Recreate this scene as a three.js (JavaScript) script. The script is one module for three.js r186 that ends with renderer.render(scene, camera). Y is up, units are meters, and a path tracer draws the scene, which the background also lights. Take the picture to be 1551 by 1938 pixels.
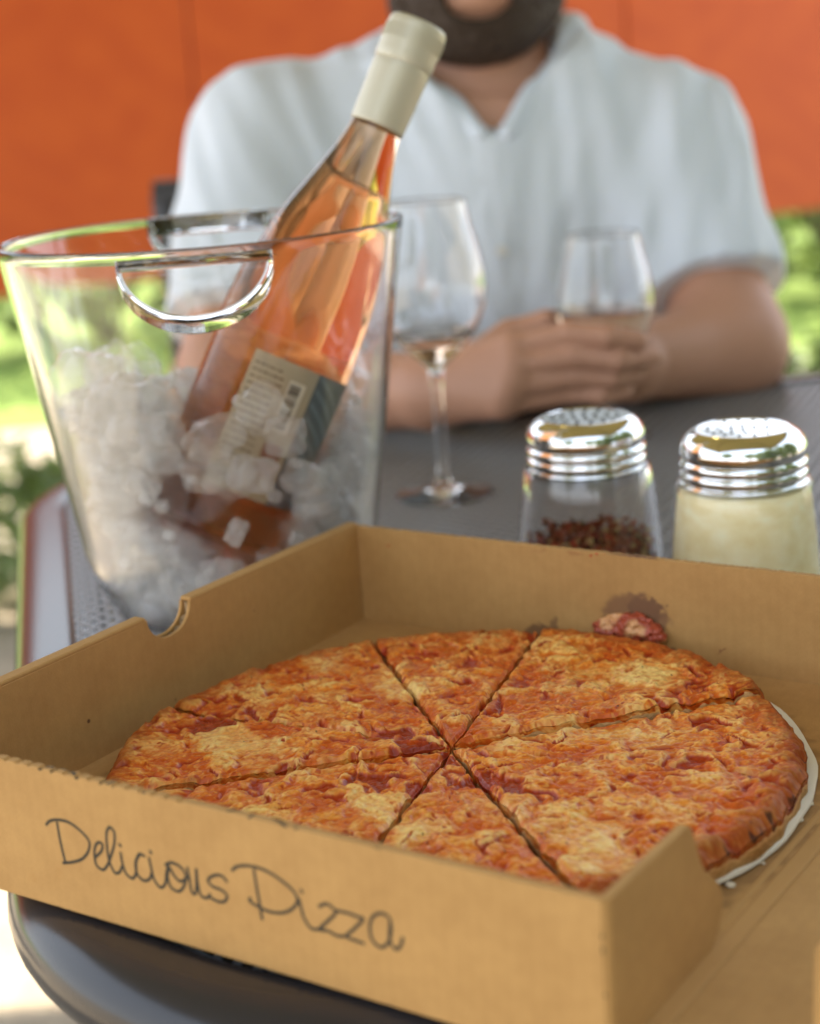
import * as THREE from 'three';
import { mergeGeometries, mergeVertices } from 'three/addons/utils/BufferGeometryUtils.js';
import { RoundedBoxGeometry } from 'three/addons/geometries/RoundedBoxGeometry.js';
import { createNoise2D, createNoise3D } from 'simplex-noise';

// ------------------------------------------------------------------ camera, sky, sun, exposure
const scene = new THREE.Scene();
const TOP = 0.74;                                            // height of the table top
const camera = new THREE.PerspectiveCamera(34.14, 820 / 1024, 0.02, 200);
{
  const fw = new THREE.Vector3(-0.54756, -0.25681, -0.79638), up = new THREE.Vector3(-0.08419, 0.96382, -0.25291);
  const right = new THREE.Vector3().crossVectors(fw, up);
  camera.setRotationFromMatrix(new THREE.Matrix4().makeBasis(right, up, fw.clone().negate()));
  camera.position.set(0.34753, TOP + 0.27925, 0.51839);
  camera.focus = 0.665;
  camera.userData.fStop = 6.2;
}
const renderer = new THREE.WebGLRenderer({ antialias: true });
renderer.setSize(820, 1024);
renderer.toneMapping = THREE.LinearToneMapping;
renderer.toneMappingExposure = 3.6;
renderer.shadowMap.enabled = true;

const sunDir = new THREE.Vector3(-0.62, 1.02, -0.62).normalize();   // behind the orange wall, high
// a bright, slightly hazy summer sky: milky at the horizon, soft blue overhead, brighter round the sun
const skyTex = (() => {
  const w = 256, h = 128, d = new Float32Array(w * h * 4);
  for (let j = 0; j < h; j++) for (let i = 0; i < w; i++) {
    const up = ((j + 0.5) / h - 0.5) * Math.PI, a = ((i + 0.5) / w - 0.5) * 2 * Math.PI, y = Math.sin(up), x = Math.cos(a) * Math.cos(up), z = Math.sin(a) * Math.cos(up);
    const c = x * sunDir.x + y * sunDir.y + z * sunDir.z, hz = Math.pow(1 - Math.max(y, 0), 2.2), glow = 0.22 * Math.pow(Math.max(c, 0), 6), k = (j * w + i) * 4;
    d[k] = 0.46 + 0.24 * hz + glow; d[k + 1] = 0.545 + 0.19 * hz + glow * 0.97; d[k + 2] = 0.68 + 0.08 * hz + glow * 0.9; d[k + 3] = 1;
  }
  const t = new THREE.DataTexture(d, w, h, THREE.RGBAFormat, THREE.FloatType); t.mapping = THREE.EquirectangularReflectionMapping; t.magFilter = t.minFilter = THREE.LinearFilter; t.needsUpdate = true; return t;
})();
scene.background = scene.environment = skyTex;
const sun = new THREE.DirectionalLight(0xfff1dc, 4.2);
sun.position.copy(sunDir).multiplyScalar(12); sun.target.position.set(0, 0, 0);
sun.castShadow = true; sun.shadow.mapSize.set(2048, 2048); sun.shadow.radius = 1;
Object.assign(sun.shadow.camera, { left: -9, right: 9, top: 9, bottom: -9, near: 0.5, far: 40 });
scene.add(sun, sun.target);

// ------------------------------------------------------------------ helpers
function rngOf(seed) { let s = seed | 0; return () => { s = (s + 0x6d2b79f5) | 0; let t = Math.imul(s ^ (s >>> 15), 1 | s); t = (t + Math.imul(t ^ (t >>> 7), 61 | t)) ^ t; return ((t ^ (t >>> 14)) >>> 0) / 4294967296; }; }
const V = (x, y, z) => new THREE.Vector3(x, y, z);
const W = (x, y, z) => new THREE.Vector3(x, y + TOP, z);      // a point given from the table top
const lerp = THREE.MathUtils.lerp, clamp = THREE.MathUtils.clamp;
const sstep = (a, b, x) => { const t = clamp((x - a) / (b - a), 0, 1); return t * t * (3 - 2 * t); };
const n2 = createNoise2D(rngOf(11)), n2b = createNoise2D(rngOf(23)), n2c = createNoise2D(rngOf(37)), n3 = createNoise3D(rngOf(51));
const fbm = (x, y, o = 4, n = n2) => { let s = 0, a = 0.5, f = 1; for (let i = 0; i < o; i++) { s += a * n(x * f, y * f); a *= 0.5; f *= 2.03; } return s; };
const used = {};
function numbered(name) { const k = used[name] = (used[name] ?? -1) + 1; return k ? name + '_' + String(k).padStart(3, '0') : name; }
function obj(name, geo, mat, parent) {
  const m = new THREE.Mesh(Array.isArray(geo) ? mergeGeometries(geo.map(plain)) : geo, mat);
  m.name = name; m.castShadow = m.receiveShadow = true; if (parent) parent.add(m); return m;
}
const plain = (g) => { const h = g.index ? g.toNonIndexed() : g; for (const k of Object.keys(h.attributes)) if (!['position', 'normal', 'uv'].includes(k)) h.deleteAttribute(k); if (!h.attributes.uv) h.setAttribute('uv', new THREE.BufferAttribute(new Float32Array(h.attributes.position.count * 2), 2)); return h; };
function tag(o, label, category, group, kind) { if (label) o.userData.label = label; if (category) o.userData.category = category; if (group) o.userData.group = group; if (kind) o.userData.kind = kind; return o; }
function thing(name, label, category, pos = V(0, 0, 0), group) { const g = new THREE.Group(); g.name = numbered(name); g.position.copy(pos); scene.add(g); return tag(g, label, category, group); }
function structure(name, geo, mat) { const m = obj(numbered(name), geo, mat); m.userData.kind = 'structure'; scene.add(m); return m; }
function canvasTex(w, h, draw, srgb = true) {
  const c = document.createElement('canvas'); c.width = w; c.height = h; draw(c.getContext('2d'), w, h);
  const t = new THREE.CanvasTexture(c); if (srgb) t.colorSpace = THREE.SRGBColorSpace; t.wrapS = t.wrapT = THREE.RepeatWrapping; return t;
}
function dataTex(w, h, f, srgb = true) {                      // f(x, y, out): out = 0..255
  const d = new Uint8Array(w * h * 4), o = [0, 0, 0];
  for (let y = 0; y < h; y++) for (let x = 0; x < w; x++) { f(x, y, o); const i = (y * w + x) * 4; d[i] = clamp(o[0], 0, 255); d[i + 1] = clamp(o[1], 0, 255); d[i + 2] = clamp(o[2], 0, 255); d[i + 3] = 255; }
  const t = new THREE.DataTexture(d, w, h); if (srgb) t.colorSpace = THREE.SRGBColorSpace; t.magFilter = THREE.LinearFilter; t.wrapS = t.wrapT = THREE.RepeatWrapping; t.needsUpdate = true; return t;
}
// noise that closes on itself at the edge of a tile
const tiled = (x, y, w, h, fx, fy) => { const a = x / w * 2 * Math.PI, b = y / h * 2 * Math.PI; return n3(Math.cos(a) * fx + 5, Math.sin(a) * fx + Math.cos(b) * fy, Math.sin(b) * fy) ; };
const std = (o) => new THREE.MeshStandardMaterial(o), phy = (o) => new THREE.MeshPhysicalMaterial(o);
const rgb = (r, g, b) => new THREE.Color().setRGB(r, g, b);
const boxAt = (w, h, d, x, y, z) => new THREE.BoxGeometry(w, h, d).translate(x, y, z);
const roundBox = (w, h, d, r, x, y, z, s = 3) => new RoundedBoxGeometry(w, h, d, s, r).translate(x, y, z);
function rod(a, b, ra, rb = ra, seg = 14) { const d = b.clone().sub(a), g = new THREE.CylinderGeometry(rb, ra, d.length(), seg); g.applyQuaternion(new THREE.Quaternion().setFromUnitVectors(V(0, 1, 0), d.clone().normalize())); const m = a.clone().add(b).multiplyScalar(0.5); return g.translate(m.x, m.y, m.z); }
function lathe(pts, seg = 72) { return new THREE.LatheGeometry(pts.map(([r, y]) => new THREE.Vector2(r, y)), seg); }
const smoothPts = (pts, n) => { const c = new THREE.CatmullRomCurve3(pts.map(([r, y]) => V(r, y, 0)), false, 'centripetal'); return c.getPoints(n).map((p) => [Math.max(p.x, 0), p.y]); };

// a smooth closed surface round the field f < 0, on a grid of the given cell
function skin(f, lo, hi, cell) {
  const nx = Math.ceil((hi.x - lo.x) / cell) + 1, ny = Math.ceil((hi.y - lo.y) / cell) + 1, nz = Math.ceil((hi.z - lo.z) / cell) + 1;
  const val = new Float32Array(nx * ny * nz), id = new Int32Array(nx * ny * nz).fill(-1), at = (i, j, k) => (k * ny + j) * nx + i;
  for (let k = 0; k < nz; k++) for (let j = 0; j < ny; j++) for (let i = 0; i < nx; i++) val[at(i, j, k)] = f(lo.x + i * cell, lo.y + j * cell, lo.z + k * cell);
  const pos = [], idx = [], C = [[0, 0, 0], [1, 0, 0], [0, 1, 0], [1, 1, 0], [0, 0, 1], [1, 0, 1], [0, 1, 1], [1, 1, 1]], E = [[0, 1], [2, 3], [4, 5], [6, 7], [0, 2], [1, 3], [4, 6], [5, 7], [0, 4], [1, 5], [2, 6], [3, 7]];
  for (let k = 0; k < nz - 1; k++) for (let j = 0; j < ny - 1; j++) for (let i = 0; i < nx - 1; i++) {
    let sx = 0, sy = 0, sz = 0, n = 0;
    for (const [a, b] of E) {
      const A = C[a], B = C[b], va = val[at(i + A[0], j + A[1], k + A[2])], vb = val[at(i + B[0], j + B[1], k + B[2])];
      if (va < 0 === vb < 0) continue;
      const t = va / (va - vb); sx += lerp(A[0], B[0], t); sy += lerp(A[1], B[1], t); sz += lerp(A[2], B[2], t); n++;
    }
    if (n) { id[at(i, j, k)] = pos.length / 3; pos.push(lo.x + (i + sx / n) * cell, lo.y + (j + sy / n) * cell, lo.z + (k + sz / n) * cell); }
  }
  const quad = (a, b, c, d, flip) => { if (a < 0 || b < 0 || c < 0 || d < 0) return; flip ? idx.push(a, c, b, a, d, c) : idx.push(a, b, c, a, c, d); };
  for (let k = 1; k < nz - 1; k++) for (let j = 1; j < ny - 1; j++) for (let i = 1; i < nx - 1; i++) {
    const v = val[at(i, j, k)] < 0;
    if (v !== val[at(i + 1, j, k)] < 0) quad(id[at(i, j - 1, k - 1)], id[at(i, j, k - 1)], id[at(i, j, k)], id[at(i, j - 1, k)], !v);
    if (v !== val[at(i, j + 1, k)] < 0) quad(id[at(i - 1, j, k - 1)], id[at(i - 1, j, k)], id[at(i, j, k)], id[at(i, j, k - 1)], !v);
    if (v !== val[at(i, j, k + 1)] < 0) quad(id[at(i - 1, j - 1, k)], id[at(i, j - 1, k)], id[at(i, j, k)], id[at(i - 1, j, k)], !v);
  }
  const nor = new Float32Array(pos.length), e = cell * 0.5;
  for (let i = 0; i < pos.length; i += 3) {
    const [x, y, z] = [pos[i], pos[i + 1], pos[i + 2]], a = f(x + e, y, z) - f(x - e, y, z), b = f(x, y + e, z) - f(x, y - e, z), c = f(x, y, z + e) - f(x, y, z - e), l = Math.hypot(a, b, c) || 1;
    nor[i] = a / l; nor[i + 1] = b / l; nor[i + 2] = c / l;
  }
  const g = new THREE.BufferGeometry();
  g.setAttribute('position', new THREE.Float32BufferAttribute(pos, 3)); g.setAttribute('normal', new THREE.BufferAttribute(nor, 3)); g.setIndex(idx);
  g.setAttribute('uv', new THREE.BufferAttribute(new Float32Array(pos.length / 3 * 2), 2));
  return g;
}
const smin = (a, b, k) => { const h = Math.max(k - Math.abs(a - b), 0) / k; return Math.min(a, b) - h * h * k * 0.25; };
function cone(a, b, ra, rb) {                                  // distance to a tapered capsule
  const dx = b.x - a.x, dy = b.y - a.y, dz = b.z - a.z, L = dx * dx + dy * dy + dz * dz;
  return (x, y, z) => { const px = x - a.x, py = y - a.y, pz = z - a.z, t = clamp((px * dx + py * dy + pz * dz) / L, 0, 1); return Math.hypot(px - dx * t, py - dy * t, pz - dz * t) - lerp(ra, rb, t); };
}
// ------------------------------------------------------------------ the setting
const fwd = V(-0.567, 0, -0.824), rgt = V(0.824, 0, -0.567), eye = V(0.34753, 0, 0.51839);
const far = (d, s, y = 0) => eye.clone().addScaledVector(fwd, d).addScaledVector(rgt, s).setY(y);
{
  const t = dataTex(512, 512, (x, y, o) => {
    const a = tiled(x, y, 512, 512, 1.5, 1.5) * 10 + tiled(x, y, 512, 512, 7, 7) * 8 + n2(x * 0.7, y * 0.7) * 7;
    o[0] = 168 + a; o[1] = 155 + a; o[2] = 134 + a * 0.9;
  });
  t.repeat.set(1, 1);
  const g = new THREE.PlaneGeometry(120, 120, 1, 1).rotateX(-Math.PI / 2), uv = g.attributes.uv; for (let i = 0; i < uv.count; i++) uv.setXY(i, uv.getX(i) * 80, uv.getY(i) * 80);
  structure('ground', g, std({ map: t, roughness: 0.9 }));
  // the lawn behind the wall
  const lt = dataTex(256, 256, (x, y, o) => { const a = tiled(x, y, 256, 256, 2, 2) * 14 + n2b(x * 0.9, y * 0.9) * 22; o[0] = 112 + a; o[1] = 136 + a; o[2] = 50 + a * 0.6; });
  const lg = new THREE.PlaneGeometry(40, 30).rotateX(-Math.PI / 2), luv = lg.attributes.uv; for (let i = 0; i < luv.count; i++) luv.setXY(i, luv.getX(i) * 60, luv.getY(i) * 45);
  const lawn = structure('lawn', lg, std({ map: lt, roughness: 0.95 }));
  const c = far(20.2, 0, 0.004); lawn.position.copy(c); lawn.rotation.y = Math.atan2(-fwd.x, -fwd.z);
}
// the orange wall of boards held clear of the ground on posts
{
  const a = V(-2.476, 0, -2.05), b = V(-1.193, 0, -3.684), dir = b.clone().sub(a).normalize(), mid = a.clone().add(b).multiplyScalar(0.5);
  const w = thing('orange_wall', 'tall flat orange panelled wall raised off the ground behind the seated man', 'wall', mid);
  w.rotation.y = Math.atan2(-dir.z, dir.x);
  const pt = dataTex(256, 256, (x, y, o) => { const s = tiled(x, y, 256, 256, 1.3, 1.3) * 5 + n2c(x * 0.5, y * 0.5) * 3; o[0] = 194 + s; o[1] = 84 + s; o[2] = 22 + s * 0.5; });
  const paint = std({ map: pt, roughness: 0.55, bumpMap: pt, bumpScale: 0.0004 }), frame = std({ color: rgb(0.09, 0.06, 0.035), roughness: 0.6 });
  const xs = [-3.6, -2.55, -1.58, -0.56, 0.50, 1.55, 2.6, 3.6];
  for (let i = 0; i < xs.length - 1; i++) obj('panel', roundBox(xs[i + 1] - xs[i] - 0.0035, 0.84, 0.035, 0.006, (xs[i] + xs[i + 1]) / 2, 1.015, 0), paint, w);
  obj('backing', boxAt(7.1, 0.78, 0.02, 0, 1.02, -0.034), std({ color: rgb(0.42, 0.09, 0.012), roughness: 0.7 }), w);
  for (const x of [-3.5, -2.2, 0.15, 2.2, 3.5]) obj('post', boxAt(0.07, 1.42, 0.07, x, 0.71, -0.08), frame, w);
}
// shrubs and trees: every crown is a cloud of small leaves round its stems
function leafCloud(r, n, pos, size, seed, gap = 0.12) {
  const R = rngOf(seed), P = [], N = [], q = new THREE.Quaternion(), e = new THREE.Euler(), v = V();
  const shape = [[0, 0, 0], [0.5, 0.07, 0.45], [0, 0, 1], [-0.5, 0.07, 0.45]];
  for (let i = 0; i < n; i++) {
    let x, y, z, d; do { x = R() * 2 - 1; y = R() * 2 - 1; z = R() * 2 - 1; d = Math.hypot(x, y, z); } while (d > 1 || d < 0.25 + 0.3 * R() || n3(x * 2.2 + seed, y * 2.2, z * 2.2) < gap * 2 - 0.45);
    e.set(R() * 6.28, R() * 6.28, R() * 6.28); q.setFromEuler(e); const s = size * (0.6 + 0.8 * R());
    const k = shape.map(([a, b, c]) => v.set(a * s * 0.55, b * s, c * s).applyQuaternion(q).toArray().map((t, j) => t + [x * r.x, y * r.y, z * r.z][j] + pos.toArray()[j]));
    for (const f of [[0, 1, 2], [0, 2, 3]]) {
      const [A, B, C] = f.map((t) => k[t]), nx = (B[1] - A[1]) * (C[2] - A[2]) - (B[2] - A[2]) * (C[1] - A[1]), ny = (B[2] - A[2]) * (C[0] - A[0]) - (B[0] - A[0]) * (C[2] - A[2]), nz = (B[0] - A[0]) * (C[1] - A[1]) - (B[1] - A[1]) * (C[0] - A[0]), l = Math.hypot(nx, ny, nz) || 1;
      for (const t of [A, B, C]) { P.push(...t); N.push(nx / l, ny / l, nz / l); }
    }
  }
  const g = new THREE.BufferGeometry(); g.setAttribute('position', new THREE.Float32BufferAttribute(P, 3)); g.setAttribute('normal', new THREE.Float32BufferAttribute(N, 3)); return g;
}
const leafMat = phy({ color: rgb(0.15, 0.225, 0.042), roughness: 0.8, transmission: 0.42, thickness: 0, clearcoat: 1, clearcoatRoughness: 0.22, side: THREE.DoubleSide });
const bark = std({ color: rgb(0.09, 0.065, 0.045), roughness: 0.9 });
function stems(h, n, spread, r, seed) { const R = rngOf(seed), out = []; for (let i = 0; i < n; i++) { const a = R() * 6.28, s = spread * (0.3 + 0.7 * R()); out.push(rod(V(0.03 * Math.cos(a), 0, 0.03 * Math.sin(a)), V(s * Math.cos(a), h * (0.6 + 0.4 * R()), s * Math.sin(a)), r, r * 0.4, 7)); } return out; }
{
  const light = [0, 1].map((k) => { const g = thing('leafy_shrub', 'sunlit leafy shrub on the lawn behind the orange wall', 'shrub', V(0, 0, 0), 'sunlit shrubs behind the wall'); obj('foliage', leafCloud(V(0.62, 0.52, 0.62), 1300, V(0, 0.56, 0), 0.085, 100 + k, 0.2), leafMat, g); obj('stem', stems(0.7, 7, 0.3, 0.014, 120 + k), bark, g); return g; });
  const dark = [0, 1].map((k) => { const g = thing('low_shrub', 'low leafy shrub in the shade at the foot of the orange wall', 'shrub', V(0, 0, 0), 'shaded shrubs at the foot of the wall'); obj('foliage', leafCloud(V(0.34, 0.17, 0.34), 1100, V(0, 0.17, 0), 0.05, 140 + k, 0.02), leafMat, g); obj('stem', stems(0.22, 6, 0.14, 0.008, 160 + k), bark, g); return g; });
  const put = (set, i, p, turn, s) => { let o = set[i % 2]; if (i > 1) { o = o.clone(); o.name = numbered(o.name.replace(/_\d+$/, '')); scene.add(o); } o.position.copy(p); o.rotation.y = turn; o.scale.setScalar(s); };
  const R = rngOf(77); let i = 0;
  for (const [d, s] of [[6.7, -2.05], [6.9, -1.30], [8.0, -0.55], [8.1, 0.3], [7.8, 1.1], [6.8, 1.85], [7.6, 2.7], [9.9, -2.3], [10.1, -1.2], [9.8, 0.8], [10.2, 2.3], [9.9, 3.2]]) put(light, i++, far(d, s), R() * 6, 0.85 + 0.5 * R());
  i = 0; for (const s of [-1.75, -1.32, -0.95, -0.5, 0.0, 0.5, 0.95, 1.4, 1.85]) put(dark, i++, far(3.66 + 0.31 * s + 0.06 * R(), s), R() * 6, 0.9 + 0.25 * R());
  // evergreens added out of view beside the terrace, to keep sky light off that side
  const green = rngOf(909); [[2.3, -1.7], [2.5, -0.7], [2.35, 0.35], [2.5, 1.4]].forEach(([x, z], k) => {
    const t = thing('sky_blocking_tree', 'tall dense evergreen added out of view to block sky light, in the row facing the open lid', 'tree', V(x, 0, z), 'added evergreens blocking sky light');
    obj('trunk', [rod(V(0, 0, 0), V(0, 2.6, 0), 0.07, 0.03)], bark, t); obj('crown', leafCloud(V(0.62, 1.45, 0.62), 3600, V(0, 1.6, 0), 0.13, 500 + k, -0.2), leafMat, t); t.rotation.y = green() * 6;
  });
  // trees behind the camera, seen only in the chrome and the glass
  for (const [x, z, h, sd, label] of [[2.6, 3.4, 3.6, 301, 'broad green tree standing in the open beyond the end of the lid'], [-0.6, 4.6, 4.2, 302, 'taller green tree facing the printed side of the box']]) {
    const t = thing('garden_tree', label, 'tree', V(x, 0, z));
    obj('trunk', [rod(V(0, 0, 0), V(0.05, h * 0.55, 0), 0.11, 0.07), rod(V(0.05, h * 0.5, 0), V(0.5, h * 0.78, 0.2), 0.05, 0.02), rod(V(0.05, h * 0.5, 0), V(-0.45, h * 0.8, -0.2), 0.05, 0.02), rod(V(0.05, h * 0.5, 0), V(0.0, h * 0.9, 0.3), 0.05, 0.02)], bark, t);
    obj('crown', leafCloud(V(1.0, 1.15, 1.0), 3200, V(0, h * 0.72, 0), 0.15, sd, 0.05), leafMat, t);
  }
}
// the olive umbrella that shades the table
{
  const c = far(1.7, -0.1), u = thing('patio_umbrella', 'large oblong olive canvas umbrella shading the table', 'umbrella', c);
  u.rotation.y = Math.atan2(-fwd.x, -fwd.z);
  const canvas = phy({ color: rgb(0.24, 0.20, 0.075), roughness: 0.95, transmission: 0.10, thickness: 0, side: THREE.DoubleSide }), metal = std({ color: rgb(0.05, 0.05, 0.05), metalness: 0.7, roughness: 0.4 });
  const s = 1.75, l = 2.0, apex = [0, 3.0, 0], cs = [[-s, 2.5, -l], [s, 2.5, -l], [s, 2.5, l], [-s, 2.5, l]], P = [];
  for (let k = 0; k < 4; k++) { const a = cs[k], b = cs[(k + 1) % 4]; P.push(...apex, ...b, ...a); P.push(...a, ...b, b[0] * 1.004, b[1] - 0.16, b[2] * 1.004, ...a, b[0] * 1.004, b[1] - 0.16, b[2] * 1.004, a[0] * 1.004, a[1] - 0.16, a[2] * 1.004); }
  const g = new THREE.BufferGeometry(); g.setAttribute('position', new THREE.Float32BufferAttribute(P, 3)); g.computeVertexNormals();
  obj('canopy', g, canvas, u);
  for (const k of cs) obj('rib', rod(V(0, 2.97, 0), V(k[0] * 0.99, 2.475, k[2] * 0.99), 0.011), metal, u);
  obj('arm', [rod(V(0, 3.0, 0), V(0, 3.12, 0), 0.03), rod(V(0, 3.1, 0), V(2.5, 3.1, 0), 0.035)], metal, u);
  obj('post', rod(V(2.5, 0.06, 0), V(2.5, 3.12, 0), 0.045), metal, u);
  obj('base', roundBox(0.8, 0.06, 0.8, 0.015, 2.5, 0.03, 0), metal, u);
}
// ------------------------------------------------------------------ the table
const tableAt = V(-0.003, 0, -0.390), tableTurn = 45.85 * Math.PI / 180, tableHalf = 0.455, tableR = 0.175;
{
  const t = thing('patio_table', 'square dark metal mesh table with a thick rounded rim under the pizza box', 'table', tableAt);
  t.rotation.y = tableTurn;
  const metal = std({ color: rgb(0.030, 0.027, 0.028), metalness: 0.0, roughness: 0.20 });
  // the rim: a profile swept round the rounded square
  const path = [], corner = (cx, cz, a0) => { for (let i = 0; i <= 18; i++) { const a = a0 + i / 18 * Math.PI / 2; path.push([cx, cz, Math.cos(a), Math.sin(a)]); } };
  const h = tableHalf - tableR; corner(h, h, 0); corner(-h, h, Math.PI / 2); corner(-h, -h, Math.PI); corner(h, -h, -Math.PI / 2);
  const prof = []; // [inset from the outer edge, y]
  prof.push([0.052, -0.016], [0.052, -0.0052], [0.0355, -0.0048], [0.034, -0.0044], [0.0330, -0.0035], [0.031, -0.002], [0.027, -0.0015]);
  for (let i = 0; i <= 12; i++) { const a = Math.PI / 2 - i / 12 * Math.PI; prof.push([0.019 - 0.019 * Math.cos(a), -0.0185 + 0.017 * Math.sin(a)]); }
  prof.push([0.026, -0.0355], [0.030, -0.033], [0.030, -0.016]);
  const P = [], I = [], n = prof.length;
  for (const [cx, cz, ax, az] of path) for (const [ins, y] of prof) P.push(cx + ax * (tableR - ins), y + TOP, cz + az * (tableR - ins));
  for (let i = 0; i < path.length; i++) for (let j = 0; j < n; j++) { const a = i * n + j, b = i * n + (j + 1) % n, c = ((i + 1) % path.length) * n + j, d = ((i + 1) % path.length) * n + (j + 1) % n; I.push(a, c, b, b, c, d); }
  const g = new THREE.BufferGeometry(); g.setAttribute('position', new THREE.Float32BufferAttribute(P, 3)); g.setIndex(I); g.computeVertexNormals();
  obj('rim', g, metal, t);
  // expanded metal: diamonds of bent strand, each a small ring with its own hole
  const w = 0.0105, d = 0.0150, cell = [], ci = [], ring = (k, y) => [[-w / 2, 0], [0, -d / 2], [w / 2, 0], [0, d / 2]].forEach(([x, z]) => cell.push(x * k, y - 0.0006 * Math.abs(z) / d, z * k));
  ring(1, 0); ring(0.60, 0); ring(0.60, -0.0016); ring(1, -0.0016);
  for (let r = 0; r < 3; r++) for (let k = 0; k < 4; k++) { const a = r * 4 + k, b = r * 4 + (k + 1) % 4; ci.push(a, a + 4, b, b, a + 4, b + 4); }
  let cg = new THREE.BufferGeometry(); cg.setAttribute('position', new THREE.Float32BufferAttribute(cell, 3)); cg.setIndex(ci); cg = cg.toNonIndexed(); cg.computeVertexNormals();
  const spots = [], lim = tableHalf - 0.029;
  for (let r = 0, z = -lim; z <= lim; z += d / 2, r++) for (let x = -lim + (r % 2 ? w / 2 : 0); x <= lim; x += w) { const ex = Math.max(Math.abs(x) - h, 0), ez = Math.max(Math.abs(z) - h, 0); if (Math.hypot(ex, ez) < tableR - 0.029) spots.push([x, z]); }
  const mesh = new THREE.InstancedMesh(cg, std({ color: rgb(0.19, 0.188, 0.19), metalness: 0.0, roughness: 0.34 }), spots.length), M = new THREE.Matrix4();
  spots.forEach(([x, z], i) => mesh.setMatrixAt(i, M.makeTranslation(x, TOP - 0.0042, z)));
  mesh.name = 'mesh_top'; mesh.castShadow = mesh.receiveShadow = true; mesh.userData.kind = 'stuff'; t.add(mesh);
  obj('under_frame', [boxAt(0.83, 0.02, 0.03, 0, TOP - 0.027, 0), boxAt(0.03, 0.02, 0.40, 0, TOP - 0.0275, 0.215), boxAt(0.03, 0.02, 0.40, 0, TOP - 0.0275, -0.215)], metal, t);
  obj('pedestal', rod(V(0, 0.05, 0), V(0, TOP - 0.037, 0), 0.035, 0.035, 24), metal, t);
  for (const a of [0, 1, 2, 3]) obj('foot', rod(V(0, 0.06, 0), V(0.3 * Math.cos(a * Math.PI / 2), 0.02, 0.3 * Math.sin(a * Math.PI / 2)), 0.022, 0.016), metal, t);
}
// ------------------------------------------------------------------ the pizza box
const S = 0.15, BH = 0.0536, BY = TOP + 0.0005;
const kraft = (seed, w, h, pxPerM, extra) => dataTex(Math.round(w * pxPerM), Math.round(h * pxPerM), (() => {
  const nx = createNoise2D(rngOf(seed)), ny = createNoise2D(rngOf(seed + 1));
  return (x, y, o) => {
    const mx = x / pxPerM * 1000, my = y / pxPerM * 1000;     // millimetres
    let s = nx(mx / 40, my / 40) * 4 + ny(mx / 9, my / 9) * 3 + nx(mx / 0.9, my / 2.6) * 3.2 + ny(mx / 0.45, my / 0.45) * 3;
    s += Math.cos(mx * 2 * Math.PI / 4.2) * 0.9;              // the flutes show faintly through the liner
    if (nx(mx / 0.8 + 90, my / 0.8) > 0.86) s -= 12;          // fibres and specks
    o[0] = 182 + s; o[1] = 138 + s * 0.95; o[2] = 80 + s * 0.75;
    if (extra) extra(mx, my, o, nx, ny);
  };
})());
const card = (map) => std({ map, roughness: 0.82, bumpMap: map, bumpScale: 0.00012 });
const LETTERS = [[-69.6,32.1,-67.6,33.8,-63.4,35.1,-58.1,35.2,-52.6,32.9,-49.3,29.8,-50.2,26.2,-53.7,22.4,-58.7,20.0,-63.6,18.6],
[-64.0,33.7,-63.7,27.5,-63.0,21.9,-62.5,19.1],
[-47.3,24.3,-43.8,27.6,-43.1,30.1,-44.6,30.5,-46.6,28.6,-47.6,24.7,-47.1,21.2,-44.4,20.2,-42.2,22.1,-39.6,26.5,-37.1,32.1,-36.7,36.2,-38.4,37.4,-40.1,35.5,-40.9,29.8,-40.6,23.7,-38.6,20.3,-36.6,21.0,-35.0,23.4],
[-34.8,28.5,-34.5,24.5,-33.4,21.2,-30.8,20.0,-28.8,22.2,-27.9,27.0,-25.9,30.1,-23.9,29.9],
[-25.9,30.1,-28.3,26.4,-28.0,21.9,-25.5,20.4,-22.8,21.5,-21.4,23.9],
[-34.8,31.7,-34.5,31.4],
[-21.7,29.4,-21.3,25.9,-20.6,22.0,-18.2,19.5,-15.9,21.1,-14.6,25.4,-13.3,28.7],
[-20.8,32.2,-20.5,31.8],
[-14.5,28.7,-11.9,30.0,-8.3,29.5,-6.0,27.3,-6.9,23.1,-10.0,19.9,-13.2,20.7,-14.2,24.5,-12.8,27.8,-11.3,25.6,-8.8,23.9,-5.3,26.0],
[-4.8,29.6,-4.4,25.7,-3.9,20.8,-2.8,20.6,-1.8,23.3,-0.9,29.9],
[-0.9,29.9,-1.0,24.5,-0.1,20.7,2.2,20.3,3.9,21.9],
[11.8,28.6,9.9,30.1,6.3,29.3,3.7,27.0,5.2,25.4,9.2,24.8,11.3,23.4,10.2,21.1,7.4,20.2,4.0,20.9],
[14.8,33.2,16.7,34.8,21.9,36.3,28.6,36.2,34.9,34.1,39.5,31.3,40.8,28.8,38.8,25.5,34.7,22.8,29.1,21.7,24.7,22.3,20.7,23.8,21.2,24.7],
[24.0,35.2,24.4,28.8,25.0,22.7,25.3,18.4],
[41.4,28.9,42.8,22.6,45.2,19.8,48.5,20.2],
[42.6,32.3,42.8,31.9],
[49.3,28.4,52.2,30.0,54.7,29.0,55.6,28.0,52.0,23.9,48.5,20.2,51.7,20.5,55.3,19.7,58.5,20.3],
[55.7,28.5,60.4,28.7,64.5,28.3,66.0,28.2,62.5,24.1,59.0,20.4,62.1,19.8,65.2,19.6],
[75.4,31.4,72.9,31.7,69.7,29.6,68.3,26.0,68.9,21.5,71.8,19.9,74.6,22.0,76.3,27.0,76.1,30.6],
[76.2,29.7,75.6,22.7,77.5,20.6,79.6,22.8,80.4,25.1]];
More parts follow.
